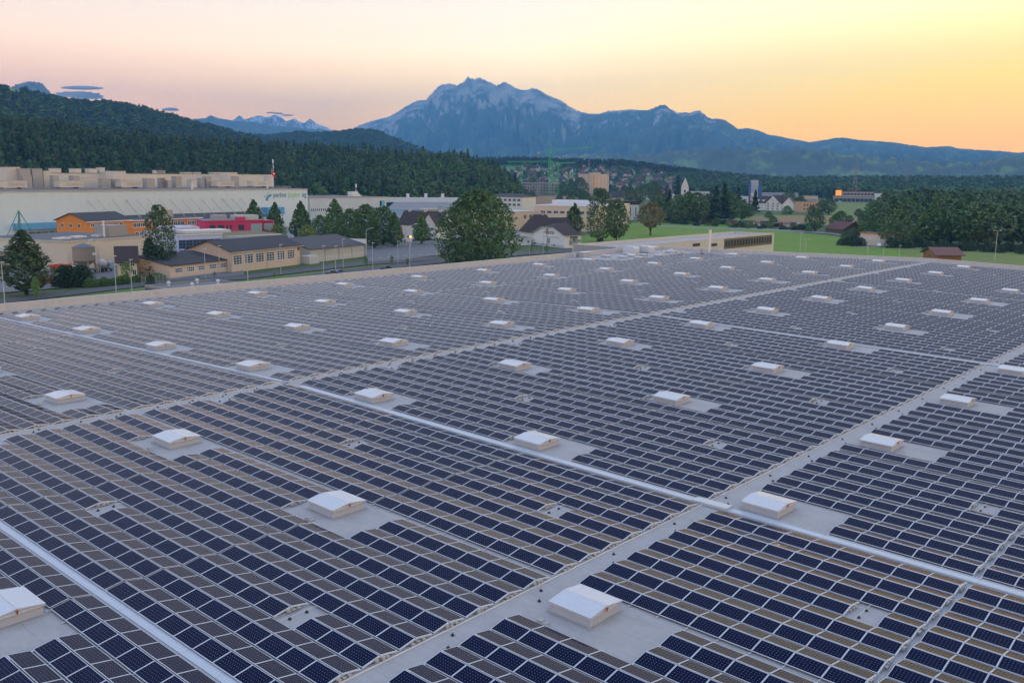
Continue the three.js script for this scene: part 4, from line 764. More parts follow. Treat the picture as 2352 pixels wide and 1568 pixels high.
// ---------------------------------------------------------------- the paper mill
const font = await new FontLoader().loadAsync('fonts/droid/droid_sans_bold.typeface.json'), fontSerif = await new FontLoader().loadAsync('fonts/droid/droid_serif_bold.typeface.json'), fontSans = await new FontLoader().loadAsync('fonts/droid/droid_sans_regular.typeface.json');
const lettering = (text, size, f = font, depth = .06) => { const g = new TextGeometry(text, { font: f, size, depth, curveSegments: 3, bevelEnabled: false }); g.computeBoundingBox(); return g; };
{
  const Rp = onGround(708, 518), L0 = onGround(0, 553), dir = L0.clone().sub(Rp).normalize(), Lp = L0.clone().addScaledVector(dir, 70);
  const c = site('paper_mill', 'huge pale windowless paper mill hall with stepped upper storey', 'factory', { L: [Lp.x, 0, Lp.z], R: [Rp.x, 0, Rp.z], depth: 185, top: [708, 434.6] });
  const pale = paint(.64, .70, .67), cream = paint(.70, .63, .52), H = c.h;
  part('wall', tex(bb(0, -.3, -c.d, c.w, H, 0)), pale, c.g);
  for (let x = 9; x < c.w; x += 9) part('cladding_joint', bb(x - .03, 3.2, 0.001, x + .03, H - .4, .03), std(.52, .54, .50), c.g);
  part('roof', tex(bb(-.3, H + .003, -c.d - .3, c.w + .3, H + .5, .3)), roofing(.16, .145, .14), c.g);
  part('coping', bb(-.3, H + .02, .31, c.w + .35, H + .45, .42), std(.5, .42, .36), c.g);
  const U0 = c.hit(60, 404, -100)[0], U1 = c.hit(628, 408, -100)[0], UY = c.hit(340, 399, -100)[1];
  part('upper_storey', tex(bb(U0, H + .51, -c.d + 6, U1, UY, -100)), cream, c.g); part('upper_roof', tex(bb(U0 - .3, UY + .003, -c.d + 5.7, U1 + .3, UY + .3, -99.7)), GREYROOF, c.g);
  const [bx0, by0] = c.hit(30, 533), [bx1, by1] = c.hit(258, 514), blueM = paint(.13, .36, .55), blueD = paint(.03, .20, .45);
  part('canopy', tex(bb(bx0, c.hit(30, 528)[1], 0.01, bx1 + 30, c.hit(30, 513)[1], 3.2)), blueM, c.g);
  part('plinth_band', tex(bb(-2, -.25, 0.003, bx1 + 30, c.hit(40, 546)[1], .12)), blueD, c.g);
  for (const [a, b, n] of [[33, 140, 7], [208, 256, 4]]) { const xa = c.hit(a, 536)[0], xb = c.hit(b, 536)[0]; for (let i = 0; i < n; i++) win(c, xa + (xb - xa) * (i + .5) / n, c.hit(86, 537)[1], (xb - xa) / n - .3, 2.1, { nx: 1, frame: std(.42, .40, .36, .6) }); }
  // lean-to along the foot of the wall and the raking struts above it
  const A0 = c.hit(196, 515)[0], A1 = c.hit(575, 500)[0], AY = c.hit(500, 489)[1];
  part('lean_to', tex(bb(A0, -.3, .02, A1, AY - 2.5, 15)), paint(.42, .52, .52), c.g);
  { const g = prism([[0, AY], [15.5, AY - 2.4], [15.5, AY - 2.1], [0, AY + .35]], A1 - A0); g.rotateY(-Math.PI / 2); g.scale(1, 1, 1); g.translate(A1, 0, .02); part('lean_to_roof', tex(g), roofing(.075, .075, .085), c.g); }
  const SX = [200, 224, 257, 286, 289, 313, 339, 365, 390, 415, 438, 461, 485, 508, 511, 532, 552, 575];
  SX.forEach((px) => { const [x, y] = c.hit(px, 464 - (px - 200) * .011 - 5); part('strut', tube([x, y, .05], [x + 3.4, AY - 1.4, 9], .13, 6), std(.40, .42, .41, .5, { metalness: .3 }), c.g); });
  { const [x0, y0] = c.hit(600, 505), [x1, y1] = c.hit(617, 498); part('porch', tex(bb(x0, 8.5, .01, x0 + 14, 13, 6)), paint(.10, .32, .55), c.g); }
  // lettering and emblem
  const [tx, ty] = c.hit(627, 453.3), [tx2] = c.hit(703, 452), sz = 3.0, spans = [['perlen', [.06, .21, .27], 0], ['papier', [.32, .52, .24], 0], ['ag', [.06, .21, .27], 0]];
  const geos = spans.map(([t]) => lettering(t, sz, font, .08)), widths = geos.map((g) => g.boundingBox.max.x), total = widths.reduce((a, b) => a + b) + 3.4, k = (tx2 - tx) / total; let x = tx;
  geos.forEach((g, i) => { g.scale(k, 1, 1); g.translate(x, ty, .001); part('lettering', g, std(...spans[i][1], .7), c.g); x += (widths[i] + 1.7) * k; });
  const [ex, ey] = c.hit(613, 459), S = (c.hit(625, 450)[0] - c.hit(605, 450)[0]) / 20;
  const stroke = (pts, wd, col) => { const cv = new THREE.CatmullRomCurve3(pts.map(([a, b]) => new THREE.Vector3(ex + (a - 613) * S, c.hit(613, b)[1], .05))), P = cv.getPoints(14), g = []; for (let i = 0; i < 14; i++) g.push(bar(P[i].toArray(), P[i + 1].clone().addScaledVector(P[i + 1].clone().sub(P[i]), .15).toArray(), .08, wd)); part('emblem_stroke', merge(g), std(...col, .7), c.g); };
  for (let i = 0; i < 3; i++) stroke([[610.5 + i * 1.9, 461], [611 + i * 1.9, 456], [615 + i * 1.5, 450.5 + i * .8], [623, 446.5 + i * 1.2]], .85, i < 2 ? [.10, .30, .42] : [.18, .40, .50]);
  for (let i = 0; i < 3; i++) stroke([[605, 453.5 - i * 1.3 + 1], [609, 451.5 - i * 1.2], [613 + i * .6, 447 - i * .6], [615.5 + i * 1.3, 441]], .3, [.34, .55, .30]);
  // ventilation housings on the roofs: each a thing standing on its roof
  const unitA = paint(.66, .58, .47), unitB = paint(.42, .38, .33);
  const k2 = .5208 / 1.7415, O2 = [0, 620 / 1.7415], O3 = [600 / 1.7415, 620 / 1.7415];
  const units = [
    [O2, 5, 200, 265, 7, 7], [O2, 455, 632, 262, 7, 7], [O2, 925, 1085, 262, 7, 7], [O3, 512, 645, 255, 7, 7], [O3, 793, 920, 255, 7, 7],
  ].map(([o, a, b, y, s, d]) => ({ o, a, b, t: y === 265 ? 198 : y === 262 ? 198 : 201, s, d, m: unitA, long: 1 }))
    .concat([[O2, 45, 150, 93, 30, 9, 0], [O2, 150, 228, 105, 26, 6, 1], [O2, 243, 320, 105, 26, 6, 1], [O2, 328, 385, 122, 28, 6, 0], [O2, 865, 963, 123, 30, 9, 0], [O2, 195, 240, 155, 18, 4, 1], [O2, 402, 448, 158, 18, 4, 1], [O2, 556, 605, 160, 20, 5, 1], [O2, 610, 745, 172, 28, 5, 0], [O2, 782, 848, 182, 14, 5, 1], [O2, 860, 920, 185, 16, 5, 1], [O2, 1122, 1185, 182, 16, 5, 1], [O2, 1232, 1265, 177, 16, 4, 1], [O3, 80, 113, 177, 16, 4, 1], [O3, 135, 160, 195, 14, 3, 1], [O3, 195, 240, 165, 15, 5, 1], [O3, 315, 358, 192, 14, 5, 0], [O3, 385, 417, 178, 16, 4, 1], [O3, 430, 470, 165, 15, 5, 1], [O3, 586, 668, 133, 26, 8, 0], [O3, 646, 680, 165, 14, 4, 1], [O3, 905, 938, 165, 30, 5, 0]].map(([o, a, b, t, s, d, m]) => ({ o, a, b, t, s, d, m: m ? unitB : unitA })))
    .concat([[O2, 400, 465, 103], [O2, 556, 620, 105], [O2, 680, 742, 105], [O2, 765, 802, 97], [O2, 1200, 1265, 118], [O3, 48, 115, 118], [O3, 258, 318, 133], [O3, 330, 390, 133], [O3, 480, 552, 133]].map(([o, a, b, t]) => ({ o, a, b, t, s: 42, d: 5, m: unitA, up: 1 })));
  units.forEach((u, i) => {
    u.s += u.up ? 64 : 56;
    const P = (q, r) => c.hit(u.o[0] + q * k2, u.o[1] + r * k2, -u.s), [x0, y1] = P(u.a, u.t), [x1] = P(u.b, u.t), yb = u.up ? UY + .31 : H + .51; if (y1 - yb < .5) return;
    const g = thing('ventilation_housing', u.long ? `long pale ridged ventilation housing near the mill roof edge, ${WORDS[i]} from the left` : u.up ? `small pale housing on the mill's upper roof, ${WORDS[(i - 27) % 14]} from the left` : `${u.m === unitB ? 'grey brown' : 'cream'} ventilation housing on the mill roof, ${WORDS[(i - 5) % 14]} of the ${i < 19 ? 'left' : 'right'} hand ones`, 'ventilation housing', 'ventilation housings on the paper mill');
    g.position.copy(c.g.position); g.rotation.copy(c.g.rotation);
    const lift = u.long ? .8 : 0;
    part('casing', tex(bb(x0, yb + lift, -u.s - u.d, x1, y1, -u.s)), u.m, g); part('lid', bb(x0 - .2, y1 + .003, -u.s - u.d - .2, x1 + .2, y1 + .18, -u.s + .2), std(.5, .45, .38), g);
    if (u.long) { for (const f of [.12, .85]) part('foot', bb(x0 + (x1 - x0) * f - .5, yb, -u.s - u.d + .5, x0 + (x1 - x0) * f + .5, yb + lift, -u.s - .5), unitB, g); for (let j = 0; j < 9; j++) part('rib', bb(x0 + (x1 - x0) * (.28 + .075 * j), yb + lift + .8, -u.s + .002, x0 + (x1 - x0) * (.28 + .075 * j) + .45, y1 - 1, -u.s + .09), unitB, g); }
  });
  for (const [px, t] of [[441, 437], [614, 424]]) { const [x0] = c.hit(px, 440, -3), g = thing('roof_pipe', px < 500 ? 'short white vent pipe on the mill roof edge' : 'taller white vent pipe on the mill roof edge near the lettering', 'pipe'); g.position.copy(c.g.position); g.rotation.copy(c.g.rotation); part('pipe', cyl(.5, .5, px < 500 ? 3.2 : 5, x0, H + .51, -3, 10), frameWhite, g); part('cap', cyl(.62, .62, .2, x0, H + .51 + (px < 500 ? 3.2 : 5), -3, 10), frameWhite, g); }
  { // flag and antenna masts
    const [xm] = c.hit(628, 420, -12), mast = thing('antenna_mast', 'tall thin white antenna mast on the mill roof', 'mast'); mast.position.copy(c.g.position); mast.rotation.copy(c.g.rotation);
    const yt = c.hit(628, 365, -12)[1]; part('pole', cyl(.22, .16, yt - H - .5, xm, H + .51, -12, 8), std(.45, .62, .60, .5), mast); part('antenna', merge([bx(.5, 2.2, .35, xm - .35, yt - 1.4, -11.7), bx(.5, 2.2, .35, xm + .35, yt - 1.6, -12.2), bx(.4, 1.6, .3, xm, yt - 5, -11.7)]), frameWhite, mast);
    const fl = thing('flag', 'red flag with white cross hanging from a pole on the mill', 'flag'); fl.position.copy(c.g.position); fl.rotation.copy(c.g.rotation); const [xf] = c.hit(624.5, 420, -11), yf = c.hit(624.5, 388, -11)[1];
    part('pole', cyl(.10, .08, yf - H - .4, xf, H + .51, -11, 6), frameWhite, fl);
    const cloth = new THREE.PlaneGeometry(3.6, 3.6, 8, 8), cp = cloth.attributes.position; for (let i = 0; i < cp.count; i++) { const a = cp.getX(i) + 1.8; cp.setZ(i, Math.sin(a * 2.1) * .25); cp.setY(i, cp.getY(i) - a * .55); cp.setX(i, a * .75); }
    cloth.computeVertexNormals(); cloth.translate(xf + .1, yf - 2.2, -11); part('cloth', cloth, std(.55, .02, .03, .8, { side: THREE.DoubleSide }), fl); part('cross', merge([bx(1.5, .45, .02, xf + 1.5, yf - 3.0, -10.65), bx(.45, .5, .02, xf + 1.5, yf - 2.52, -10.65), bx(.45, .5, .02, xf + 1.5, yf - 3.48, -10.65)]), frameWhite, fl);
    const rl = thing('guard_rail', 'thin guard rail on the right end of the mill roof', 'railing'); rl.position.copy(c.g.position); rl.rotation.copy(c.g.rotation); const r0 = c.hit(632, 428, -14)[0], r1 = c.hit(668, 428, -14)[0], q = [];
    for (let i = 0; i <= 8; i++) q.push(tube([r0 + (r1 - r0) * i / 8, H + .5, -14], [r0 + (r1 - r0) * i / 8, H + 1.9, -14], .06, 5)); for (const y of [1.2, 1.9]) q.push(tube([r0, H + y, -14], [r1, H + y, -14], .06, 5)); part('rails', merge(q), frameWhite, rl);
  }
}
{ // right wing of the mill and the low factory halls
  const c = site('mill_wing', 'lower pale mill wing right of the main hall with a window strip', 'factory', { Lr: [709, 668], Rr: [886, 706], depth: 70, top: [886, 452.5] });
  box(c, paint(.56, .59, .55)); flatRoof(c, roofing(.19, .17, .16), std(.44, .32, .25), .2);
  const y = c.hit(800, 480)[1]; for (const [a, b, n] of [[713, 772, 13], [808, 812, 1], [858, 884, 6]]) { const x0 = c.hit(a, 480)[0], x1 = c.hit(b, 480)[0]; for (let i = 0; i < n; i++) win(c, x0 + (x1 - x0) * (i + .5) / n, y, (x1 - x0) / n - .4, 2.1, { nx: 1, frame: frameWhite, f: .18 }); }
  win(c, c.hit(874, 467)[0], c.hit(874, 467)[1], 2.2, 4.2, { nx: 1 }); win(c, c.hit(880, 467)[0], c.hit(880, 467)[1], 2.6, 4.2, { nx: 1, frame: frameBlue, glass: std(.08, .4, .55, .3) });
  const pent = thing('roof_penthouse', 'small white penthouse with a slanted side on the mill wing', 'roof hut'); pent.position.copy(c.g.position); pent.rotation.copy(c.g.rotation); const [p0] = c.hit(809, 448, -20), [p1] = c.hit(822, 448, -20), [p2] = c.hit(832, 448, -20), pt = c.hit(815, 440, -20)[1];
  part('casing', tex(bb(p0, c.h + .3, -26, p1, pt, -20)), frameWhite, pent); part('slanted_side', prism([[p1, c.h + .3], [p2, c.h + .3], [p1, pt - .3]], .4).translate(0, 0, -21), frameWhite, pent);
  const mm = thing('antenna_mast', 'short antenna mast on the mill wing penthouse', 'mast'); mm.position.copy(c.g.position); mm.rotation.copy(c.g.rotation); const mx = (p1 + p0) / 2 + 1.5, my = c.hit(820, 423, -20)[1]; part('pole', cyl(.14, .12, my - pt, mx, pt, -21, 6), alu, mm); part('antenna', merge([bx(.9, 2.6, .5, mx, my - 1, -20.8), cyl(.5, .5, .4, mx - .7, my - 5, -20.8, 10), cyl(.5, .5, .4, mx + .7, my - 5.4, -20.8, 10)]), frameWhite, mm);
  const h = site('factory_hall', 'wide low factory hall with grey roof right of the mill wing', 'factory', { Lr: [887, 640], Rr: [1062, 640], depth: 170, h: 11 });
  box(h, paint(.30, .45, .55)); flatRoof(h, GREYROOF, paint(.30, .50, .62), .3); part('upstand', tex(bb(-8, 11.3, -170.5, h.w + 12, 15.5, -168)), paint(.62, .66, .64), h.g); for (const f of [.22, .52, .8]) part('vent', bx(2.6, 3.2, 2, h.w * f, 17.1, -169.2), frameWhite, h.g);
  const h2 = site('factory_hall', 'lower flat factory hall before the wide grey one', 'factory', { Lr: [887, 585], Rr: [985, 585], depth: 52, h: 7.5 }); box(h2, paint(.44, .37, .29)); flatRoof(h2, GREYROOF, null, .2);
  const w3 = site('factory_office', 'brown factory block with a glazed stair tower behind the dark roofed house', 'factory', { Lr: [966, 560], Rr: [1042, 552], depth: 25, top: [1000, 480] }); box(w3, paint(.42, .32, .25)); flatRoof(w3, GREYROOF, frameWhite, .2);
  wins(w3, 9, w3.w - 6, 4, w3.h - 4, 2.6, 2.2, { nx: 2 }); part('stair_tower', tex(bb(11.5, 0, .02, 15.5, w3.h + 1.8, 2.5)), new THREE.MeshPhysicalMaterial({ color: lin(.30, .38, .36), roughness: .1 }), w3.g);
  const s = site('office_wing', 'white two storey office wing with dark roof beyond the huge tree', 'building', { Lr: [1112, 760], Rr: [1200, 745], depth: 26, top: [1160, 452] }); box(s, paint(.66, .64, .58)); hip(s, 2.6, DARKROOF, 8); for (let i = 0; i < 8; i++) win(s, 3 + (s.w - 6) * i / 7, s.h - 2.4, 2.8, 2, { nx: 3 }); for (let i = 0; i < 8; i++) win(s, 3 + (s.w - 6) * i / 7, s.h - 6, 2.8, 2, { nx: 3 });
  // cream office with the long white roofed works behind it
  const o = site('office_block', 'cream office block with paired windows beside the huge tree', 'building', { L: [1193, 530], R: [1226, 528], depth: 42, top: [1200, 485.5] }); box(o, paint(.68, .50, .30)); flatRoof(o, std(.55, .55, .54, .6, { map: grime }), frameWhite, .3);
  for (const y of [.24, .72]) { win(o, o.w * .38, o.h * y, 2.8, 2.6, { nx: 3 }); win(o, o.w * .76, o.h * y, 2.8, 2.6, { nx: 3 }); } wins(o, -8, -34, 3, o.h * .74, 2.2, 2, { face: 'left', nx: 2 }); wins(o, -8, -34, 3, o.h * .26, 2.2, 2, { face: 'left', nx: 2 });
  const b = site('works_building', 'long cream works building with flat pale roof behind the restaurant', 'building', { Lr: [1228, 600], Rr: [1368, 585], depth: 70, top: [1360, 474] }); box(b, paint(.66, .52, .36)); flatRoof(b, std(.50, .51, .52, .6, { map: grime }), frameWhite, .3); wins(b, 6, b.w - 4, 8, b.h - 4, 3.2, 1.8, { nx: 3 });
  [[.2, 3], [.45, 2], [.62, 3], [.8, 2.4]].forEach(([f, hh], i) => part('roof_vent', cyl(.9, .9, hh, b.w * f, b.h + .3, -14 - i * 5, 12), alu, b.g)); part('rooflight', bb(3, b.h + .281, -32, 33, b.h + 3, -22), std(.62, .64, .66, .3), b.g);
}
{ // orange, pink and lavender works buildings
  const orange = paint(.72, .24, .025), c = site('orange_building', 'bright orange two storey building with dark gabled roof before the mill', 'building', { Lr: [190, 472], Rr: [289, 488], depth: 20, top: [200, 507] });
  box(c, orange); gable(c, 3.2, DARKROOF, orange, { over: 1 });
  for (const [y, n, w, h] of [[c.h - 2.2, 6, 2.4, 1.7], [c.h - 7.4, 4, 1.5, 2.4]]) for (let i = 0; i < n; i++) win(c, 3.2 + (c.w - 8) * i / Math.max(5, n - 1), y, w, h, { nx: 2, f: .24 }); wins(c, -5, -16, 3, c.h - 2.4, 1.8, 1.8, { face: 'left' }); wins(c, -6, -12, 2, c.h - 7, 1.6, 2.4, { face: 'left' });
  part('eave_board', merge([bb(-1, c.h - .75, 1.05, c.w + 1, c.h - .35, 1.15)]), frameWhite, c.g);
  const w = site('orange_wing', 'long low orange wing with white window bands', 'building', { Lr: [289, 489], Rr: [455, 516], depth: 16, top: [300, 507] }); box(w, orange); flatRoof(w, DARKROOF, frameWhite, .9);
  for (let i = 0; i < 18; i++) if (i % 5 !== 4) win(w, 3 + (w.w - 6) * i / 17, w.h - 2.2, 2.3, 2.2, { nx: 2, f: .26 }); for (let i = 0; i < 14; i++) if (i % 4 !== 3) win(w, 4 + (w.w - 8) * i / 13, w.h - 6.4, 2.3, 2.2, { nx: 2, f: .26 });
  part('roof_hut', tex(bb(w.w * .53, w.h + .3, -12, w.w * .69, w.h + 4.4, -5)), paint(.40, .37, .32), w.g);
  const pink = paint(.55, .035, .105), p = site('pink_building', 'crimson pink flat roofed building with glazed corner', 'building', { Lr: [464, 470], Rr: [598, 476], depth: 20, top: [480, 508] }); box(p, pink); flatRoof(p, GREYROOF, pink, .4);
  for (const f of [.13, .27, .38, .44, .62]) win(p, p.w * f, p.h - 3.2, f === .38 || f === .44 ? .9 : 2.8, 2.6, { nx: f === .38 || f === .44 ? 1 : 2, frame: frameDark }); win(p, p.w * .89, p.h - 3.8, p.w * .19, 4.4, { nx: 8, frame: std(.35, .40, .38, .4), glass: new THREE.MeshPhysicalMaterial({ color: lin(.25, .33, .30), roughness: .1 }) });
  part('terrace', tex(bb(p.w * .38, -.3, .05, p.w * 1.0, p.h * .34, 9)), paint(.5, .49, .43), p.g);
  part('penthouse', tex(bb(p.w * .2, p.h + .29, -14, p.w * .42, p.h + 2.6, -5)), paint(.35, .33, .30), p.g); part('penthouse', tex(bb(p.w * .55, p.h + .29, -14, p.w * .98, p.h + 2.4, -5)), paint(.52, .50, .42), p.g); part('penthouse_box', tex(bb(p.w * .56, p.h + .29, -4.8, p.w * .72, p.h + 1.7, -2)), pink, p.g);
  const q = site('pink_pavilion', 'small crimson glazed pavilion at the right of the pink building', 'building', { Lr: [599, 480], Rr: [623, 482], depth: 16, top: [606, 507.5] }); box(q, pink); flatRoof(q, GREYROOF, pink, .6); win(q, q.w / 2, q.h - 3, q.w * .82, 3.4, { nx: 7, frame: frameWhite, glass: new THREE.MeshPhysicalMaterial({ color: lin(.25, .33, .30), roughness: .1 }) });
  const lav = paint(.54, .55, .70), l = site('lavender_building', 'lavender panelled works building with tall blue framed windows', 'building', { Lr: [404, 407], Rr: [503, 414], depth: 40, top: [470, 538] }); box(l, lav); flatRoof(l, roofing(.20, .17, .08), frameWhite, .2);
  const yA = l.hit(470, 559)[1], yB = l.hit(470, 580)[1]; for (let i = 0; i < 6; i++) { const x = l.hit(418 + 16.3 * i, 560)[0]; win(l, x, yA, 3.0, 3.6, { nx: 2, ny: 3, frame: frameBlue, f: .16 }); win(l, x, yB, 3.0, 2.8, { nx: 2, ny: 2, frame: frameBlue, f: .16 }); }
  for (let y = l.h - 3.2; y < l.h; y += .8) part('panel_joint', bb(.2, y - .03, .001, l.w - .2, y + .02, .02), std(.44, .45, .58), l.g);
  part('roof_block', tex(bb(l.w * .2, l.h + .3, -36, l.w * 1.02, l.h + 2.0, -24)), lav, l.g); part('rooflight', bb(4, l.h + .29, -15, 24, l.h + 1.4, -4), lidMat, l.g);
  const m = site('lavender_wing', 'low lavender wing with mossy roof and dark windows', 'building', { Lr: [504, 424], Rr: [640, 436], depth: 30, top: [570, 541] }); box(m, lav); flatRoof(m, roofing(.22, .17, .07), frameWhite, .2); for (const f of [.07, .19, .36, .5, .66, .85]) win(m, m.w * f, m.h - 2.6, f < .2 ? 2.2 : 3.2, 2.3, { nx: 4, frame: frameBlue, f: .14 });
}
{ // beige works hall, pump house, peach workshops, grey shed
  const be = paint(.62, .53, .41), c = site('beige_hall', 'plain beige flat roofed works hall beside the yard', 'building', { L: [156.5, 620], R: [352, 600], depth: 46, top: [156.5, 555] }); box(c, be); flatRoof(c, roofing(.13, .125, .13), std(.5, .47, .42), .25);
  for (const z of [-14, -26]) win(c, z, 3.2, 1.3, 2.2, { face: 'left', nx: 1, frame: frameDark });
  for (const [f, z] of [[.1, -8], [.32, -10], [.56, -9]]) part('rooflight', tex(bb(c.w * f, c.h + .29, z - 4, c.w * f + 5, c.h + .9, z)), lidMat, c.g); part('plant_box', tex(bb(c.w * .62, c.h + .29, -14, c.w * .84, c.h + 4.4, -6)), paint(.33, .30, .27), c.g); part('flue', cyl(.35, .35, 6, c.w * .58, c.h + .29, -7, 10), frameWhite, c.g);
  const li = site('left_workshop', 'low workshop with glazed lean-to roof at the left edge', 'building', { Lr: [-80, 385], Rr: [80, 372], depth: 30, top: [40, 577] }); box(li, paint(.42, .38, .32)); part('roof', tex(bb(-.3, li.h + .003, -30.3, li.w + .3, li.h + .4, 2)), std(.28, .36, .38, .35), li.g); wins(li, 8, li.w - 6, 6, li.h - 3, 4, 2.6, { nx: 4, frame: frameDark });
  const cr = thing('derrick', 'thin teal steel derrick behind the left workshop', 'derrick'); { const p = atRange(48, 560, 398); cr.position.set(p.x, 0, p.z); const t = std(.05, .22, .22, .5), top = 19.5; part('mast', merge([bar([0, 0, 0], [0, top, 0], .5), bar([-6, 8, 0], [0, top, 0], .22), bar([6, 8, 0], [0, top, 0], .22), bar([0, 9, -3], [0, top, 0], .2)]), t, cr); part('boom', merge([bar([-9, 9, 0], [9, 9, 0], .5), bar([-9, 7.2, 0], [9, 7.2, 0], .4)]), t, cr); part('leg', merge([bar([-6, 0, 0], [-6, 8.8, 0], .4), bar([6, 0, 0], [6, 8.8, 0], .4)]), t, cr); }
  const ph = paint(.66, .54, .30), u = site('pump_house', 'small cream gabled pump house with brown tiled roof', 'building', { L: [270, 643.5], R: [316, 642], depth: 10.5, top: [272, 600] }); box(u, ph); gable(u, 4.2, BROWNROOF, ph, { over: .7 }); for (const f of [.22, .5, .78]) win(u, u.w * f, u.h - 1.2, 1.3, .9, { nx: 2 }); win(u, u.w * .85, 2.4, 1.2, 1.8); win(u, -3.2, u.h - 1.4, 1.1, 1, { face: 'left' }); win(u, -7, u.h - 1.4, 1.1, 1, { face: 'left' }); win(u, -3.2, 2.8, 1.1, 2.8, { face: 'left', nx: 1, frame: frameDark }); win(u, -7, 2.8, 1.1, 2.8, { face: 'left', nx: 1, frame: frameDark });
  const pe = paint(.72, .53, .38), lo = site('peach_workshop', 'low peach workshop with a lean-to slate roof and window bands', 'building', { L: [391, 640], R: [531, 623], depth: 15, top: [391, 610] }); box(lo, pe);
  { const g = prism([[.6, lo.h - .1], [.6, lo.h + .2], [-15, lo.h + 2.6], [-15, lo.h + 2.3]], lo.w + .8); g.rotateY(Math.PI / 2); g.rotateY(Math.PI); g.translate(lo.w + .4, 0, 0); const gg = prism([[0, lo.h - .02], [.7, lo.h - .12], [.7, lo.h + .14], [-15.2, lo.h + 2.7], [-15.2, lo.h + 2.4]], lo.w + .8); gg.rotateY(-Math.PI / 2); gg.translate(lo.w + .4, 0, 0); part('roof', tex(gg), DARKROOF, lo.g); part('gable_wall', tex(prism([[0, lo.h - .05], [-15, lo.h - .05], [-15, lo.h + 2.3]], .2).rotateY(-Math.PI / 2).translate(.2, 0, 0)), pe, lo.g); }
  for (let i = 0; i < 5; i++) win(lo, lo.w * (.135 + .183 * i), lo.h * .58, lo.w * .125, lo.h * .42, { nx: 4, ny: 2, f: .22 }); part('plinth', bb(-.05, -.2, .01, lo.w + .05, .5, .12), paint(.5, .46, .42), lo.g);
  const hi = site('peach_workshop', 'taller peach workshop with six large gridded windows and dark gabled roof', 'building', { L: [531, 625], R: [690, 605.5], depth: 20, top: [531, 577] }); box(hi, pe); gable(hi, 3.2, DARKROOF, pe, { over: .8 });
  for (let i = 0; i < 6; i++) win(hi, hi.w * (.088 + .153 * i), hi.h * .56, hi.w * .118, hi.h * .48, { nx: 3, ny: 4, f: .24 }); win(hi, hi.w * .97, hi.h * .8, .9, 1.1, { nx: 1, frame: frameDark }); part('gutter', bb(-.8, hi.h - .5, .82, hi.w + .8, hi.h - .28, .98), std(.5, .45, .4), hi.g); for (const f of [.005, .49, .992]) part('downpipe', cyl(.08, .08, hi.h - .4, hi.w * f, 0, .12, 6), std(.42, .38, .34), hi.g);
  const gs = paint(.50, .47, .40), sh = site('grey_shed', 'wide beige grey shed with a faded dark gabled roof', 'shed', { L: [714, 602], R: [837, 588], depth: 30, top: [714, 573] }); box(sh, gs); gable(sh, 3.6, roofing(.085, .08, .085), gs, { over: .5 }); for (let i = 1; i < 4; i++) part('pilaster', bb(sh.w * i / 4 - .15, -.2, .002, sh.w * i / 4 + .15, sh.h - .4, .16), std(.34, .31, .27), sh.g); part('dado', tex(bb(.05, -.2, .002, sh.w - .05, sh.h * .42, .06)), paint(.6, .55, .46), sh.g); part('porch', tex(bb(-5.5, -.2, -.5, .1, 2.9, 4)), paint(.58, .56, .52), sh.g);
  part('white_end', tex(bb(sh.w + .5, -.2, -11, sh.w + .85, sh.h + 2.2, .5)), frameWhite, sh.g);
}
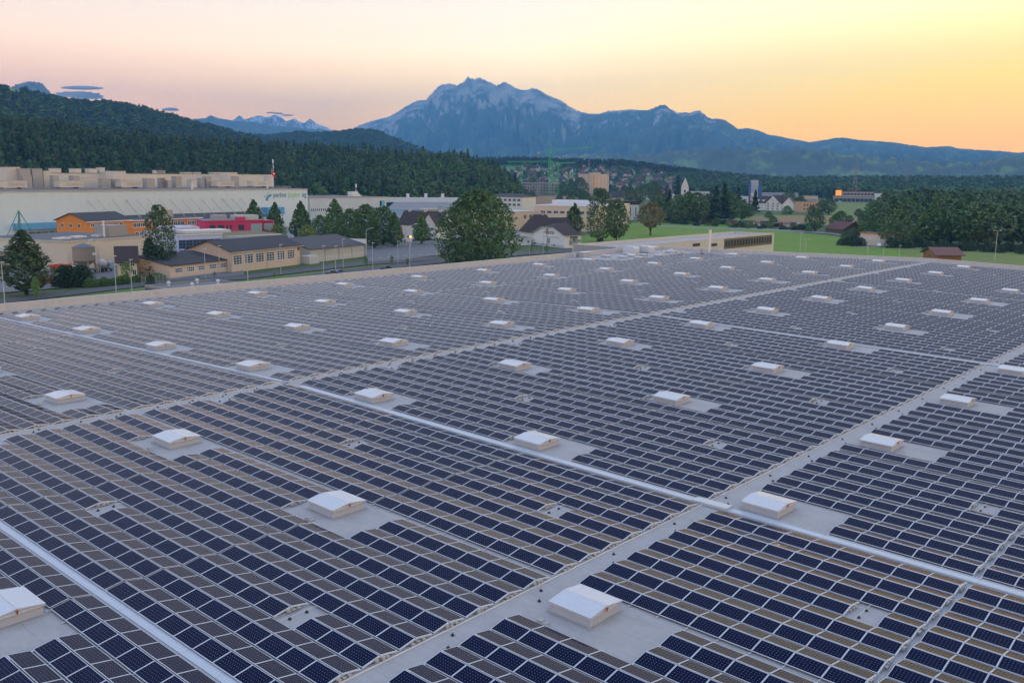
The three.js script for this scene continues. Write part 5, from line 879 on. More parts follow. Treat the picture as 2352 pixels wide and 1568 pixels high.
{ // houses in the middle
  const wh = paint(.72, .68, .60), c = site('white_house', 'long white house with a brown black roof and a cross gable', 'house', { Lr: [913, 512], Rr: [1010, 498], depth: 14, top: [996, 516] }); box(c, wh); gable(c, 6.6, BROWNROOF, wh, { over: .6 });
  part('cross_wing', tex(bb(c.w * .82, -.3, .02, c.w, c.h, 4)), wh, c.g); gable({ ...c, w: c.w, d: 10 }, 6, BROWNROOF, wh, { axis: 'z', x0: c.w * .66, x1: c.w + .02, d: 11, z: 4.2, over: .5 });
  for (const f of [.36, .46, .56]) win(c, c.w * f, c.h - 1.4, 1.4, 1.5); for (const y of [.32, .74]) { win(c, c.w * .91, c.h * y, 1.8, 1.6, { z: 4 }); for (const s of [-1, 1]) part('shutter', bx(.7, 1.6, .06, c.w * .91 + s * 1.4, c.h * y, 4.06), std(.34, .36, .38), c.g); win(c, -3, c.h * y, 1.4, 1.5, { face: 'right' }); win(c, -8, c.h * y, 1.4, 1.5, { face: 'right' }); }
  for (const f of [.12, .5, .86]) part('chimney', bx(1.6, 2.6, 1.2, c.w * f, c.h + 6.6, -7), paint(.5, .48, .46), c.g);
  const pr = site('restaurant', 'white gabled restaurant with brown lettering above a grey door', 'restaurant', { L: [1223.5, 561], R: [1296, 569], depth: 1, top: [1296, 541] }); pr.d = Math.abs(pr.hitX(1334.5, 556, pr.w)[0]); 
  const W = pr.w, H = pr.h, rise = pr.hit(1262, 513)[1] - H, cut = rise * .62, kx = cut / rise * W / 2, fw = paint(.74, .73, .70), D = pr.d;
  part('wall', tex(bb(0, -.3, -D, W, H, 0)), fw, pr.g); part('front_gable', tex(prism([[0, H], [W, H], [W - kx, H + cut], [kx, H + cut]], .2).translate(0, 0, -.2)), fw, pr.g); part('plinth', tex(bb(-.03, -.3, .002, W + .06, 1.1, .08)), paint(.5, .5, .55), pr.g);
  { const o = .7, t = .22, sl = rise / (W / 2), zi = -W * .22, P = [[-o, H - o * sl, o], [W + o, H - o * sl, o], [W + o, H - o * sl, -D - o], [-o, H - o * sl, -D - o], [kx, H + cut, o], [W - kx, H + cut, o], [W / 2, H + rise, zi], [W / 2, H + rise, -D - o]].map(([a, b, z]) => [a, b + t, z]), T = [[0, 4, 6], [0, 6, 7], [0, 7, 3], [1, 6, 5], [1, 7, 6], [1, 2, 7], [4, 5, 6]], g = new THREE.BufferGeometry(); g.setAttribute('position', new THREE.Float32BufferAttribute(T.flat().flatMap((i) => P[i]), 3)); g.computeVertexNormals(); part('roof', tex(g), BROWNROOF, pr.g); part('eave_board', merge([bar([-o, H - o * sl + .05, o], [kx, H + cut + .1, o], .2), bar([W + o, H - o * sl + .05, o], [W - kx, H + cut + .1, o], .2), bar([kx, H + cut + .1, o], [W - kx, H + cut + .1, o], .2), bar([W + o, H - o * sl + .08, o], [W + o, H - o * sl + .08, -D - o], .2)]), paint(.55, .53, .5), pr.g); }
  { const [dx, dy] = pr.hit(1259.8, 549); win(pr, dx, pr.hit(1259.8, 552.5)[1], 2.7, pr.hit(1260, 546.2)[1] - pr.hit(1260, 558.8)[1], { name: 'door', nx: 2, frame: std(.3, .31, .33), glass: std(.26, .27, .29, .6) }); for (const px of [1229, 1247, 1256, 1273]) win(pr, pr.hit(px, 563)[0], .75, 1.5, .6, { nx: 1, frame: frameDark, z: .06 }); }
  { const br = std(.16, .05, .035, .6), g1 = lettering('perle', 1.5, fontSerif), [x0] = pr.hit(1254.6, 537), [x1] = pr.hit(1273.2, 537), y = pr.hit(1264, 537.9)[1], k = (x1 - x0) / g1.boundingBox.max.x; g1.scale(k, k, 1); g1.translate(x0, y, .01); part('lettering', g1, br, pr.g);
    const g2 = lettering('DIE', .85, fontSerif), k2 = (pr.hit(1253.4, 537)[0] - pr.hit(1247.3, 537)[0]) / g2.boundingBox.max.x; g2.scale(k2, k2, 1); g2.translate(pr.hit(1247.3, 537)[0], y + .35, .01); part('lettering', g2, std(.30, .28, .28), pr.g);
    const g3 = lettering('Hotel  Restaurant  Sandrich Kantine', .5, fontSans), k3 = (pr.hit(1284, 544)[0] - pr.hit(1247.3, 544)[0]) / g3.boundingBox.max.x; g3.scale(k3, k3, 1); g3.translate(pr.hit(1247.3, 544)[0], pr.hit(1264, 545)[1], .01); part('lettering', g3, std(.42, .40, .38), pr.g);
    const [rx] = pr.hit(1256.3, 530), ry = pr.hit(1256.3, 530)[1], ring = new THREE.TorusGeometry(.95, .14, 8, 24), small = new THREE.TorusGeometry(.3, .12, 8, 16); ring.translate(rx, ry, .05); small.translate(rx + .25, ry + .3, .05); part('emblem_ring', merge([ring, small]), br, pr.g); }
  for (let i = 0; i < 6; i++) win(pr, -D * (.38 + .075 * i), H * .8, .9, 1.6, { face: 'right', nx: 1 }); for (let i = 0; i < 6; i++) win(pr, -D * (.36 + .085 * i), H * .42, 1.3, 2.9, { face: 'right', nx: 2 }); for (const f of [.86, .93]) win(pr, -D * f, H * .52, 1, 1.7, { face: 'right', nx: 1 });
  part('door_canopy', bb(W + .01, H * .64, -D * .66, W + 1.6, H * .67, -D * .5), DARKROOF, pr.g);
  const an = site('low_annex', 'low white annex with flat dark roof left of the restaurant', 'building', { Lr: [1170, 462], Rr: [1222, 466], depth: 12, top: [1200, 548] }); box(an, fw); flatRoof(an, DARKROOF, frameWhite, .4); win(an, an.w * .55, an.h * .6, 1, .8, { frame: frameDark }); win(an, an.w * .86, an.h * .5, 1, .8, { frame: frameDark });
  const bh = site('gabled_house', 'large house with a steep brown black roof behind the restaurant', 'house', { Lr: [1227, 500], Rr: [1288, 506], depth: 20, top: [1227, 535] }); box(bh, wh); hip(bh, 9.5, BROWNROOF, 4, .7); win(bh, bh.w * .14, bh.h - 1.8, 1.3, 1.8); win(bh, bh.w * .24, bh.h - 1.8, 1.3, 1.8); part('chimney', bx(1.2, 3, 1.2, bh.w * .6, bh.h + 9, -10), paint(.4, .36, .34), bh.g);
  { const s = { ...bh }; part('side_wing', tex(bb(bh.w - 1, -.3, -17, bh.w + 9, bh.h + 1, -4)), wh, bh.g); gable({ ...bh, d: 13 }, 6.4, BROWNROOF, wh, { x0: bh.w - 6, x1: bh.w + 9, d: 13, z: -4, y: bh.h + 1, over: .5 }); }
  const wc = site('white_block', 'plain white windowless block with a brown cap before dark trees', 'building', { L: [1428, 505], R: [1467, 504], depth: 30, top: [1440, 470] }); box(wc, paint(.66, .67, .64)); part('roof', tex(prism([[-.6, wc.h], [wc.w + .6, wc.h], [wc.w - 2, wc.h + 2.8], [2, wc.h + 2.8]], 31).translate(0, 0, -30.5)), BROWNROOF, wc.g); for (const f of [.48, .8]) part('slit_window', bb(wc.w * f, 3, .002, wc.w * f + .8, wc.h - 2, .06), glassMat, wc.g);
  const to = site('tower_block', 'cream twelve storey apartment tower with rows of windows', 'apartment tower', { L: [1360, 448], R: [1398, 447], depth: 30, top: [1380, 400] }); box(to, paint(.66, .47, .33)); flatRoof(to, GREYROOF, frameWhite, .3); part('lift_housing', tex(bb(to.w * .35, to.h + .3, -20, to.w * .7, to.h + 3.5, -8)), paint(.55, .42, .32), to.g);
  for (let s = 0; s < 12; s++) { for (let k = 0; k < 4; k++) win(to, to.w * [.30, .52, .72, .9][k], to.h * (s + .55) / 12, 2.2, 1.6, { nx: 1, frame: frameWhite }); part('balcony', bb(to.w * .05, to.h * (s + .2) / 12, .005, to.w * .17, to.h * (s + .62) / 12, 1.4), paint(.78, .40, .10), to.g); for (let k = 0; k < 2; k++) win(to, -8 - 13 * k, to.h * (s + .55) / 12, 2, 1.5, { face: 'left', nx: 1 }); }
}
{ // building site with cranes
  const c = site('building_shell', 'half built concrete apartment block wrapped in scaffolding', 'construction', { L: [1163, 446], R: [1318, 452], depth: 40, top: [1240, 417] }), con = std(.46, .39, .34, .9), pole = std(.58, .48, .40, .6), n = 4;
  for (let i = 0; i <= n; i++) part('floor_slab', tex(bb(-.5, c.h * i / n * .86, -40, c.w + .5, c.h * i / n * .86 + .9, .3)), con, c.g);
  for (let i = 0; i < 26; i++) part('column', bb(c.w * i / 25 - .4, 0, -1.2, c.w * i / 25 + .4, c.h * .86, -.4), con, c.g);
  for (let s = 0; s < n; s++) for (let i = 0; i < 25; i++) if (rnd() < .62) part('wall_panel', bb(c.w * i / 25 + .6, c.h * s / n * .86 + .92, -1.6, c.w * i / 25 + rr(1.6, 3.4), c.h * (s + 1) / n * .86 - .02, -1.2), rnd() < .4 ? std(.50, .38, .32) : con, c.g);
  const q = []; for (let i = 0; i <= 44; i++) q.push(tube([c.w * i / 44, 0, 1.6], [c.w * i / 44, c.h * rr(.95, 1.08), 1.6], .13, 4)); for (let s = 1; s < 7; s++) q.push(tube([0, c.h * s / 6.6, 1.6], [c.w, c.h * s / 6.6, 1.6], .11, 4)); part('scaffold', merge(q), pole, c.g);
  const green = std(.07, .46, .17, .5);
  const crane = (label, px, base, topY, j0, j1, r, jy1) => {
    const g = thing('tower_crane', label, 'crane', 'green tower cranes'), p = atRange(px, base, r); g.position.set(p.x, 0, p.z); g.rotation.y = -Math.atan2(RIGHT0.z, RIGHT0.x);
    const h = (px2, py) => EYE.y + (HORIZON(px2) - py) / FOCAL * r * 1.005, H = h(px, topY), s = 1.35, mq = [];
    for (const [a, b] of [[-s, -s], [s, -s], [-s, s], [s, s]]) mq.push(bar([a, 0, b], [a, H, b], .6)); const lv = Math.round(H / 4); for (let i = 0; i < lv; i++) { const y0 = H * i / lv, y1 = H * (i + 1) / lv; mq.push(bar([-s, y0, s], [s, y1, s], .4), bar([-s, y0, -s], [s, y1, -s], .22), bar([s, y0, -s], [s, y1, s], .22), bar([-s, y0, s], [-s, y1, -s], .22)); }
    part('mast', merge(mq), green, g);
    const x0 = (j0 - px) / FOCAL * r, x1 = (j1 - px) / FOCAL * r, y1 = h(j1, jy1) , dy = y1 - H, jq = [], J = 14, P = (u, o, z) => [x1 * u, H + dy * u + o * (1 - .6 * u), z * (1 - .4 * u)];
    for (let i = 0; i < J; i++) { const a = i / J, b = (i + 1) / J; jq.push(bar(P(a, 2.4, 0), P(b, 2.4, 0), .5), bar(P(a, 0, .9), P(b, 0, .9), .5), bar(P(a, 0, -.9), P(b, 0, -.9), .5), bar(P(a, 0, .9), P(b, 2.4, 0), .18), bar(P(a, 2.4, 0), P(b, 0, -.9), .18)); }
    part('jib', merge(jq), green, g); part('counter_jib', merge([bar([0, H, .8], [x0, H - .4, .8], .5), bar([0, H, -.8], [x0, H - .4, -.8], .5)]), green, g); part('counterweight', bx(3, 3.6, 2.2, x0 + 1.5 * Math.sign(-x0), H - 2.2, 0), std(.35, .33, .30), g); part('cab', bx(2.2, 2.6, 2.2, 1.6, H - 1.2, 1.8), green, g); part('turntable', merge([cyl(1.9, 1.9, 1.2, 0, H - .6, 0, 12), bar([0, H, 0], [0, H + 4, 0], .6), bar([0, H + 4, 0], [x0 * .9, H, 0], .12), bar([0, H + 4, 0], [x1 * .4, H + dy * .4 + 2, 0], .12)]), green, g);
  };
  crane('tallest green tower crane above the building site', 1262, 440, 350, 1234, 1363, 1300, 340);
  crane('middle green tower crane with a short jib to the right', 1281.5, 440, 378, 1270, 1320, 1500, 375);
  crane('small green tower crane with its jib to the left', 1198, 440, 385, 1207, 1150, 1400, 382);
  crane('far green tower crane whose long jib lies level behind the others', 1268, 440, 374, 1280, 1165, 1700, 373);
  const tarp = site('tarpaulin_strip', 'long blue tarpaulin along the edge of the brown field', 'tarpaulin', { Lr: [1229, 1300], Rr: [1303, 1230], depth: 5, h: 3.4 }); { const g = new THREE.PlaneGeometry(tarp.w, 5, 40, 3); g.rotateX(-Math.PI / 2); const p = g.attributes.position; for (let i = 0; i < p.count; i++) p.setY(i, 3.2 - Math.abs(p.getZ(i)) * .9 + .5 * n2(p.getX(i) * .4, p.getZ(i))); g.computeVertexNormals(); g.translate(tarp.w / 2, .2, -2.5); part('sheet', g, std(.02, .16, .52, .5, { side: THREE.DoubleSide }), tarp.g); part('stack', tex(bb(.5, -.2, -4.4, tarp.w - .5, 1.6, -.6)), soilMat, tarp.g); }
}
// ---------------------------------------------------------------- houses of the town
const houseGeo = (() => { const w = 10, d = 8, h = 5.2, r = 3.2; return { wall: merge([bb(-w / 2, -3, -d / 2, w / 2, h, d / 2), prism([[-d / 2, h], [d / 2, h], [0, h + r]], .2).rotateY(Math.PI / 2).translate(w / 2 - .2, 0, 0), prism([[-d / 2, h], [d / 2, h], [0, h + r]], .2).rotateY(Math.PI / 2).translate(-w / 2, 0, 0)]), roof: merge([1, -1].map((s) => prism([[0, r], [s * (d / 2 + .6), -.5], [s * (d / 2 + .6), -.2], [0, r + .3]], w + 1.2).rotateY(Math.PI / 2).translate(-w / 2 - .6, h, 0))) }; })();
const houseWalls = [paint(.72, .70, .66), paint(.68, .66, .60), paint(.60, .50, .38), paint(.66, .60, .52), paint(.5, .4, .33)], houseRoofs = [BROWNROOF, DARKROOF, roofing(.10, .05, .04), roofing(.16, .07, .05)];
function house(x, y, z, turn, k, label, group, wall, roof, long = 1) {
  const g = thing('house', label, 'house', group); g.position.set(x, y, z); g.rotation.y = turn; g.scale.set(k * long, k, k);
  part('wall', houseGeo.wall, wall, g); part('roof', houseGeo.roof, roof, g);
  for (let i = 0; i < 3; i++) for (const yy of [1.6, 3.9]) { const [fg, pg] = windowGeo(1.3, 1.4, 2, 1, .12), m = part('window', fg, frameWhite, g); m.position.set(-3.2 + 3.2 * i, yy, 4.03); part('pane', pg, glassMat, m); }
  return g;
}
{
  const spots = [];
  for (let i = 0; i < 230; i++) { const px = 1185 + 500 * ((i * .7548777 + .13) % 1), row = (i * .5698403) % 1, r = 1980 + 560 * row; if (px > 1330 && px < 1405 && r < 2050) continue; spots.push([px, r]); }
  spots.sort((a, b) => a[1] - b[1]);
  spots.slice(0, 190).forEach(([px, r], i) => { const [x, z] = polar(px, r), y = townH(px, r); house(x, y, z, rr(-.5, .5) - Math.atan2(RIGHT0.z, RIGHT0.x) + (rnd() < .4 ? Math.PI / 2 : 0), rr(1.0, 1.5), 'small pale house with a dark roof on the far town slope', 'houses on the town slope', pick(houseWalls), pick(houseRoofs), rr(1, 1.4)); });
  const g = []; for (let i = 0; i < 620; i++) { const px = rr(1170, 1720), r = rr(1780, 2560), [x, z] = polar(px, r); g.push([x, townH(px, r) - .4, z, rr(7, 15), rr(.9, 1.3), rr(.8, 1.2)]); }
  wood('town_trees', 'trees and shrubs between the houses of the town', WOOD.leafFar, g, 'trees');
  const far = []; for (let i = 0; i < 40; i++) { const px = 1690 + 260 * ((i * .618) % 1), r = 4600 + 500 * ((i * .37) % 1), [x, z] = polar(px, r); const t = thing('distant_block', i < 3 ? 'tall white tower of the far town, ' + ['left', 'middle', 'right'][i] + ' of three' : 'tiny pale building of the far town before the hills', 'building', i < 3 ? 'towers of the far town' : 'buildings of the far town'), H = i < 3 ? [46, 62, 60][i] : rr(12, 24), W = i < 3 ? 22 : rr(16, 44); const q = i < 3 ? polar([1764, 1770, 1783][i], 4550) : [x, z]; t.position.set(q[0], 0, q[1]); t.rotation.y = rr(-.4, .4) - 1; part('wall', tex(bx(W, H + 20, 18, 0, H / 2 + 6, 0)), houseWalls[i % 3], t); part('roof', bx(W + 1, .8, 19, 0, H + 16.41, 0), GREYROOF, t); }
  for (let i = 0; i < 26; i++) { const px = 2190 + 200 * ((i * .618) % 1), r = 5200 + 500 * ((i * .37) % 1), [x, z] = polar(px, r); const t = thing('distant_block', 'tiny pale building on the far right hillside', 'building', 'buildings on the far right hillside'); t.position.set(x, 36 + 26 * ((i * .29) % 1), z); t.rotation.y = rr(-.4, .4) - 1; part('wall', tex(bx(rr(14, 30), 22, 14, 0, 4, 0)), houseWalls[i % 3], t); part('roof', bx(31, .8, 15, 0, 15.41, 0), GREYROOF, t); }
}
{ // named buildings on the right
  const o = polar(1218, 1800); house(o[0], townH(1218, 1800), o[1], -Math.atan2(RIGHT0.z, RIGHT0.x) + .9, 1.7, 'orange gabled house with red roof left of the tall crane', null, paint(.80, .36, .06), REDROOF);
  const ch = site('church', 'small church tower with a steep brown saddle roof', 'church', { Lr: [1566, 1150], Rr: [1583, 1150], depth: 12, top: [1575, 428] }); box(ch, paint(.72, .68, .6)); gable(ch, 11, BROWNROOF, paint(.72, .68, .6), { axis: 'z', over: .4 }); win(ch, ch.w * .5, ch.h * .75, 2, 3.4, { nx: 1, frame: frameDark }); part('nave', tex(bb(-16, -.3, -16, 0, ch.h * .55, -4)), paint(.7, .67, .6), ch.g);
  const si = site('silo_plant', 'white industrial tower with dark blue silos', 'factory', { Lr: [1722, 1300], Rr: [1751, 1300], depth: 16, h: 14 }); box(si, paint(.70, .66, .58)); part('tower', tex(bb(2, 14.01, -12, 12, 31, -2)), paint(.42, .45, .5), si.g); for (const x of [1.2, 13.4, 15.6]) part('silo', cyl(1.3, 1.3, x < 2 ? 28 : 25, x, 0, 1.4, 14), paint(.03, .10, .30, .5), si.g); part('top_rail', merge([bb(2, 31.2, -12, 12, 31.4, -2)]), GREYROOF, si.g);
  const mk = (name, label, a, b, r, depth, h, wall, roof, n = 0) => { const s = site(name, label, 'building', { Lr: [a, r], Rr: [b, r], depth, h }); box(s, wall); flatRoof(s, roof, null, .3); if (n) wins(s, 4, s.w - 4, n, h * .6, 3, 2, { nx: 2 }); return s; };
  mk('industrial_hall', 'wide grey roofed industrial hall behind the white houses', 1752, 1836, 1350, 60, 13, paint(.34, .38, .42), GREYROOF, 8); mk('industrial_hall', 'yellow cream industrial block right of the grey roofed hall', 1826, 1882, 1280, 30, 11, paint(.66, .52, .26), GREYROOF, 6);
  mk('industrial_hall', 'low blue industrial hall left of the silo plant', 1625, 1672, 1250, 30, 8, paint(.16, .34, .60), std(.5, .5, .5), 4); mk('industrial_hall', 'white flat industrial hall beside the silos', 1676, 1722, 1280, 40, 9, paint(.6, .6, .58), std(.45, .5, .52), 4); mk('industrial_hall', 'low orange shed before the silo plant', 1690, 1716, 1180, 12, 6, paint(.7, .28, .08), GREYROOF); mk('school_building', 'pale flat school building on the slope beyond the church', 1588, 1632, 1700, 20, 10, paint(.6, .58, .52), GREYROOF, 6); mk('apartment_block', 'small tan block left of the white gabled house', 1726, 1735, 1060, 10, 14, paint(.5, .44, .34), GREYROOF, 2);
  mk('industrial_hall', 'grey concrete block right of the yellow one', 1840, 1880, 1240, 30, 8, paint(.36, .34, .31), GREYROOF, 5);
  const wh = paint(.74, .70, .64), red = std(.20, .03, .03, .6), A = site('gabled_mansion', 'big white house with cross gables and dark roof and red shutters', 'house', { Lr: [1734, 1060], Rr: [1802, 1030], depth: 16, top: [1780, 466] }); box(A, wh); gable(A, 6.5, BROWNROOF, wh, { over: .7 }); part('cross_wing', tex(bb(A.w * .5, -.3, .02, A.w * .98, A.h, 3)), wh, A.g); gable({ ...A }, 8, BROWNROOF, wh, { axis: 'z', x0: A.w * .5, x1: A.w * .98, d: 14, z: 3.1, over: .6 });
  for (const y of [.2, .55, .9]) for (const f of [.58, .74, .9]) { win(A, A.w * f, A.h * y, 1.3, 1.7, { z: 3 }); for (const s of [-1, 1]) part('shutter', bx(.55, 1.7, .08, A.w * f + s * .98, A.h * y, 3.08), red, A.g); } for (const y of [.25, .62]) wins(A, 3, A.w * .42, 4, A.h * y, 1.3, 1.7); win(A, A.w * .74, A.h + 2.8, 1.2, 1.6, { z: 3.1 }); for (const f of [.12, .3]) part('dormer', tex(bx(3, 2, 2.4, A.w * f, A.h + 2, -2.6)), wh, A.g);
  const Bl = site('blue_house', 'pale blue gabled house right of the white one', 'house', { Lr: [1803, 1040], Rr: [1833, 1045], depth: 16, top: [1820, 468] }); const bl = paint(.46, .56, .74); box(Bl, bl); gable(Bl, 7.5, BROWNROOF, bl, { axis: 'z', over: .5 }); for (const y of [.2, .55, .88]) wins(Bl, Bl.w * .2, Bl.w * .8, 3, Bl.h * y, 1.2, 1.7); win(Bl, Bl.w / 2, Bl.h + 2.6, 1.1, 1.5);
  const Br = site('brick_house', 'flat roofed sandy brick house right of the blue one', 'house', { Lr: [1846, 1000], Rr: [1886, 1010], depth: 14, top: [1865, 464] }); box(Br, paint(.60, .38, .22)); flatRoof(Br, REDROOF, paint(.7, .34, .16), .3); for (const y of [.3, .7]) wins(Br, 3, Br.w - 3, 5, Br.h * y, 1.6, 1.7, { frame: frameDark });
  const ln = site('warehouse', 'long low warehouse with red eave line across the field', 'warehouse', { Lr: [1917, 1440], Rr: [2012, 1440], depth: 40, h: 8.5 }); box(ln, paint(.34, .32, .33)); flatRoof(ln, GREYROOF, paint(.45, .09, .07), .6); part('upper_floor', tex(bb(ln.w * .22, 8.8, -30, ln.w * .98, 14.5, -14)), paint(.48, .46, .42), ln.g); part('upper_roof', bb(ln.w * .21, 14.51, -31, ln.w * .99, 15, -13), paint(.42, .12, .09), ln.g); for (let i = 0; i < 9; i++) win(ln, ln.w * (.28 + .085 * i), 11.6, 4, 2.6, { nx: 2, z: -14, frame: frameDark }); wins(ln, 5, ln.w - 5, 9, 3.4, 5, 4.4, { nx: 3, frame: frameDark });
  part('end_block', tex(bb(ln.w + .01, -.3, -22, ln.w + 14, 13, -2)), paint(.7, .66, .6), ln.g);
  const cube = thing('sign_cube', 'glowing orange cube sign on the roof of the long warehouse', 'sign'); { const p = ln.g.localToWorld(new THREE.Vector3(7, 8.8, -4)); cube.position.copy(p); cube.rotation.copy(ln.g.rotation); part('cube', new RoundedBoxGeometry(8, 7.6, 6, 1, .3).translate(0, 4.6, 0), new THREE.MeshStandardMaterial({ color: lin(.85, .33, .02), roughness: .5, emissive: lin(.5, .17, .01) }), cube); part('foot', bx(5, .8, 4, 0, .4, 0), frameDark, cube); part('emblem', merge([bx(3.4, .8, .1, -.2, 5.6, 3.05), bx(.8, 2.6, .1, .9, 4.6, 3.05), bx(2.2, .8, .1, -.8, 3.7, 3.05)]), frameWhite, cube); }
  mk('industrial_hall', 'white low hall half hidden by trees right of the warehouse', 2052, 2120, 1480, 30, 11, paint(.66, .66, .66), std(.55, .55, .55), 5);
  for (let i = 0; i < 11; i++) { const hs = [[1432, 1500], [1446, 1420], [1414, 1560], [1460, 1700], [1478, 1620], [1500, 1500], [1520, 1780], [1540, 1660], [1402, 1380], [1416, 1300], [1528, 1500]][i], [x, z] = polar(...hs); house(x, 0, z, rr(-.4, .4) - Math.atan2(RIGHT0.z, RIGHT0.x), rr(1.2, 1.6), `brown roofed house near the tower block, ${WORDS[i]} of them`, 'houses right of the tower block', pick(houseWalls), pick([BROWNROOF, REDROOF]), 1.2); }
  // transformer hut, wooden shed, red roofed barn
  const ht = site('transformer_hut', 'pinkish white flat roofed hut with orange fascia on the meadow', 'hut', { L: [1975.5, 562], R: [2047, 566], depth: 13, top: [2047, 537.5] }); box(ht, paint(.72, .60, .52)); flatRoof(ht, roofing(.09, .10, .11), paint(.55, .17, .04), .5); win(ht, ht.w * .72, 2.2, 2.6, 3.6, { name: 'door', nx: 2, frame: std(.5, .48, .44), glass: std(.52, .49, .45, .6) }); for (let i = 0; i < 3; i++) part('vent_grille', bb(ht.w * (.86 + .035 * i), 3.4, .002, ht.w * (.88 + .035 * i), 4.2, .06), std(.35, .36, .34), ht.g); for (let i = 1; i < 4; i++) part('pilaster', bb(ht.w + .002, 0, -13 * i / 4 - .2, ht.w + .12, ht.h - .4, -13 * i / 4 + .2), paint(.6, .5, .42), ht.g);
  const ws = site('wooden_shed', 'small brown wooden shed with shallow red tiled roof by the far parapet', 'shed', { L: [2120, 604], R: [2152, 612], depth: 9, h: 4.6 }); box(ws, std(.26, .12, .05, .8)); gable(ws, 2.2, roofing(.20, .09, .07), std(.30, .15, .07), { over: 1.2, axis: 'z' }); win(ws, ws.w * .45, 3.4, 2.6, .8, { nx: 1, frame: std(.3, .16, .08) });
  const rb = site('barn', 'dark low barn with a rusty red roof by the track', 'barn', { L: [1896, 533], R: [1937, 537], depth: 14, top: [1915, 524] }); box(rb, std(.10, .09, .055)); gable(rb, 4, roofing(.14, .05, .04), std(.12, .08, .05), { over: .9 });
  for (let i = 0; i < 20; i++) { const px = 1562 + 290 * ((i * .618 + .1) % 1), p = onGround(px, 508 + (px - 1562) * .045 + rr(-2, 3)), g = thing('garden_shed', `small garden shed on the plots, ${i < 14 ? WORDS[i] : WORDS[i - 14] + ' further'} of the row`, 'shed', 'sheds on the garden plots'); g.position.set(p.x, 0, p.z); g.rotation.y = rr(-.6, .6) - .7; const w = rr(3, 5), h = rr(2, 2.8); part('wall', bx(w, h, 3, 0, h / 2, 0), pick([std(.2, .13, .08), std(.1, .14, .1), std(.45, .43, .4), std(.16, .08, .06), std(.05, .25, .12)]), g); part('roof', bx(w + .7, .16, 3.8, 0, h + .25, 0).rotateX(.12), pick([std(.3, .3, .32), std(.2, .08, .06), std(.12, .12, .13)]), g); }
  for (let i = 0; i < 40; i++) { const px = 1545 + 320 * ((i * .618) % 1), p = onGround(px, 512 + (px - 1562) * .05 + rr(-3, 5)); treeAt(i % 3 ? 'darkbush' : 'bush', p.x, -.1, p.z, rr(1.6, 3.4), 'low hedge shrub among the garden plots', 'hedge shrubs on the garden plots', { w: 1.5 }); }
}
